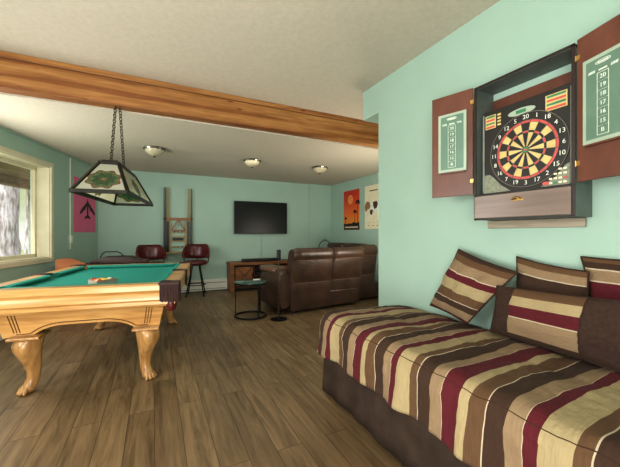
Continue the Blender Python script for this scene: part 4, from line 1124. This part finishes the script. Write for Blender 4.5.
# ------------------------------------------------------------------ wooden game cabinet in the far left corner, cases on it
gc = thing('wooden_cabinet', 'low orange-brown wooden cabinet with a curved end behind the pool table', 'cabinet', (-.80, 5.55, 0), radians(4))
m = MB(); m.prism([(-.40, 0), (.46, 0), (.46, .735), (.06, .735), (-.03, .76), (-.10, .80), (-.18, .845), (-.26, .865), (-.38, .86), (-.40, .84)], -.28, -.25, 'y', bev=.004); m.build('curved_front', 'orangewood', gc)
m = MB(); m.box(-.385, .45, -.25, .30, .02, .72, .004); m.build('body', 'rusticd', gc)
m = MB(); m.box(-.39, .46, -.25, .31, .72, .75, .006); m.build('top', 'caser', gc)
ca_ = thing('instrument_case', 'dark brown case with a loop handle lying on the wooden cabinet', 'case', (-.52, 5.62, .7515), radians(-6))
m = MB(); m.prism([(-.30, 0), (.44, 0), (.44, .03), (.30, .06), (.20, .105), (-.12, .105), (-.22, .07), (-.30, .05)], -.16, .14, 'y', bev=.012); m.build('shell', 'caser', ca_, 40)
m = MB(); m.box(-.29, .43, -.165, .145, .035, .043, .001); m.build('seam_band', 'mleather', ca_)
m = MB(); m.tube([(-.20, -.05, .085), (-.17, -.05, .15), (-.13, -.05, .175), (.02, -.05, .175), (.07, -.05, .15), (.11, -.05, .10)], .009, 8); m.build('handle', 'black', ca_, 60)

# ------------------------------------------------------------------ outside the window
struct(MB().box(-30, -1.2, 3, 40, -.45, -.40).build('ground', 'grass'))
def trunk(x, y, r, label, lean=0):
    m = MB(); secs = []; n = 22
    for k in range(26):
        z = -.4+k*.19; sec = []
        for q in range(n):
            a = 2*pi*q/n; rr = r*(1-.02*k+.25*math.exp(-k/3))*(1+.22*noise.noise(Vector((cos(a)*2.4, sin(a)*2.4, z*1.8+r*9)))+.10*noise.noise(Vector((cos(a)*7, sin(a)*7, z*6))))
            sec.append((x+lean*z+rr*cos(a), y+rr*sin(a), z))
        secs.append(sec)
    m.loft(secs); o = m.build('tree_trunk', 'bark', None, 70); tag(o, label, 'tree'); return o
trunk(-2.66, 8.35, .24, 'wide pale rough tree trunk seen through the window')
trunk(-2.27, 8.15, .075, 'thin pale tree trunk beside the window frame, outside', .02)
trunk(-4.2, 9.2, .25, 'pale tree trunk outside, partly past the window edge')
pr = thing('porch_roof', 'brown wooden porch roof edge seen through the top of the window', 'porch roof', (-2.6, 6.6, 0))
m = MB(); m.box(-.10, .06, -2.6, 2.6, 2.07, 2.22, .004, mat=Matrix.Rotation(radians(-15.96), 4, 'Z')); m.build('fascia_beam', 'porch', pr)
m = MB(); 
for k in range(9): m.box(-.10+k*.13, .02+k*.13, -2.6, 2.6, 2.225, 2.245, mat=Matrix.Rotation(radians(-15.96), 4, 'Z'))
m.build('soffit_boards', 'porch', pr)

# ------------------------------------------------------------------ light
w = bpy.data.worlds.new('World'); scene.world = w; w.use_nodes = True; nt = w.node_tree
bg = nt.nodes['Background']
tc = N(nt, 'ShaderNodeTexCoord'); nz = N(nt, 'ShaderNodeTexNoise'); nz.inputs['Scale'].default_value = 9; nz.inputs['Detail'].default_value = 6
nt.links.new(tc.outputs['Generated'], nz.inputs['Vector'])
rw = ramp(nt, [(.35, (196, 210, 160)), (.5, (238, 242, 226)), (.65, (255, 255, 255))]); nt.links.new(nz.outputs['Fac'], rw.inputs[0]); nt.links.new(rw.outputs[0], bg.inputs['Color'])
bg.inputs['Strength'].default_value = 1.15
def area(name, loc, rot, sx, sy, power, col=(1, 1, 1), spread=None):
    l = bpy.data.lights.new(name, 'AREA'); l.shape = 'RECTANGLE'; l.size = sx; l.size_y = sy; l.energy = power; l.color = col
    if spread: l.spread = spread
    o = bpy.data.objects.new(name, l); COL.objects.link(o); o.location = loc; o.rotation_euler = rot; return o
def aim(o, target):
    d = Vector(target)-o.location; o.rotation_euler = d.to_track_quat('-Z', 'Y').to_euler(); return o
p = lw(-.76, -.06, 1.5); aim(area('window_daylight', p, (0, 0, 0), .95, 1.15, 40, (1.0, .98, .94)), p+LN*2+LD*.6+Vector((0, 0, -.1)))
p = lw((sB0+sB1)/2, .05, 1.55); aim(area('near_window_daylight', p, (0, 0, 0), 2.1, 1.3, 95, (1.0, .99, .96)), p+LN*2+Vector((0, .5, 0)))
aim(area('rear_fill', (-.6, -1.9, 1.7), (0, 0, 0), 3.2, 1.6, 30, (1.0, .98, .94)), (.4, 4, 1.0))  # added soft fill behind the camera; the wall there has no window
aim(area('ceiling_fill', (-.2, -.5, 1.7), (0, 0, 0), 1.0, 1.0, 36, (1.0, .97, .92)), (0.1, .8, 2.7))  # added fill aimed up to brighten the near ceiling
aim(area('floor_bounce_fill', (-.9, -.35, .45), (0, 0, 0), 1.6, .7, 72, (1.0, .96, .90)), (.9, 4.8, 2.4))  # added lamp imitating daylight off the floor, lifts the low ceiling
aim(area('alcove_fill', (3.1, 3.3, 1.1), (0, 0, 0), .8, .8, 30, (1.0, .9, .74)), (2.3, 5.0, 2.4))  # unseen warm source added behind the wall to brighten the far right ceiling
aim(area('room_fill', (1.2, 4.6, 2.25), (0, 0, 0), 1.6, 1.2, 14, (1.0, .96, .88)), (1.4, 5.4, 0))
sn = bpy.data.lights.new('sun', 'SUN'); sn.energy = 3.2; sn.angle = .03; sn.color = (1, .97, .95); so_ = bpy.data.objects.new('sun', sn); COL.objects.link(so_); so_.rotation_euler = (radians(38), radians(-18), 0)

# ------------------------------------------------------------------ camera
cam = bpy.data.cameras.new('camera'); co = bpy.data.objects.new('camera', cam); COL.objects.link(co)
cam.sensor_width = 36; cam.lens = 36*316/620; cam.clip_start = .02
co.location = (0, 0, 1.2); co.rotation_euler = (radians(90), 0, radians(-26.2))
scene.camera = co
scene.view_settings.view_transform = 'Standard'; scene.view_settings.look = 'None'; scene.view_settings.exposure = -0.05; scene.view_settings.gamma = 0.87
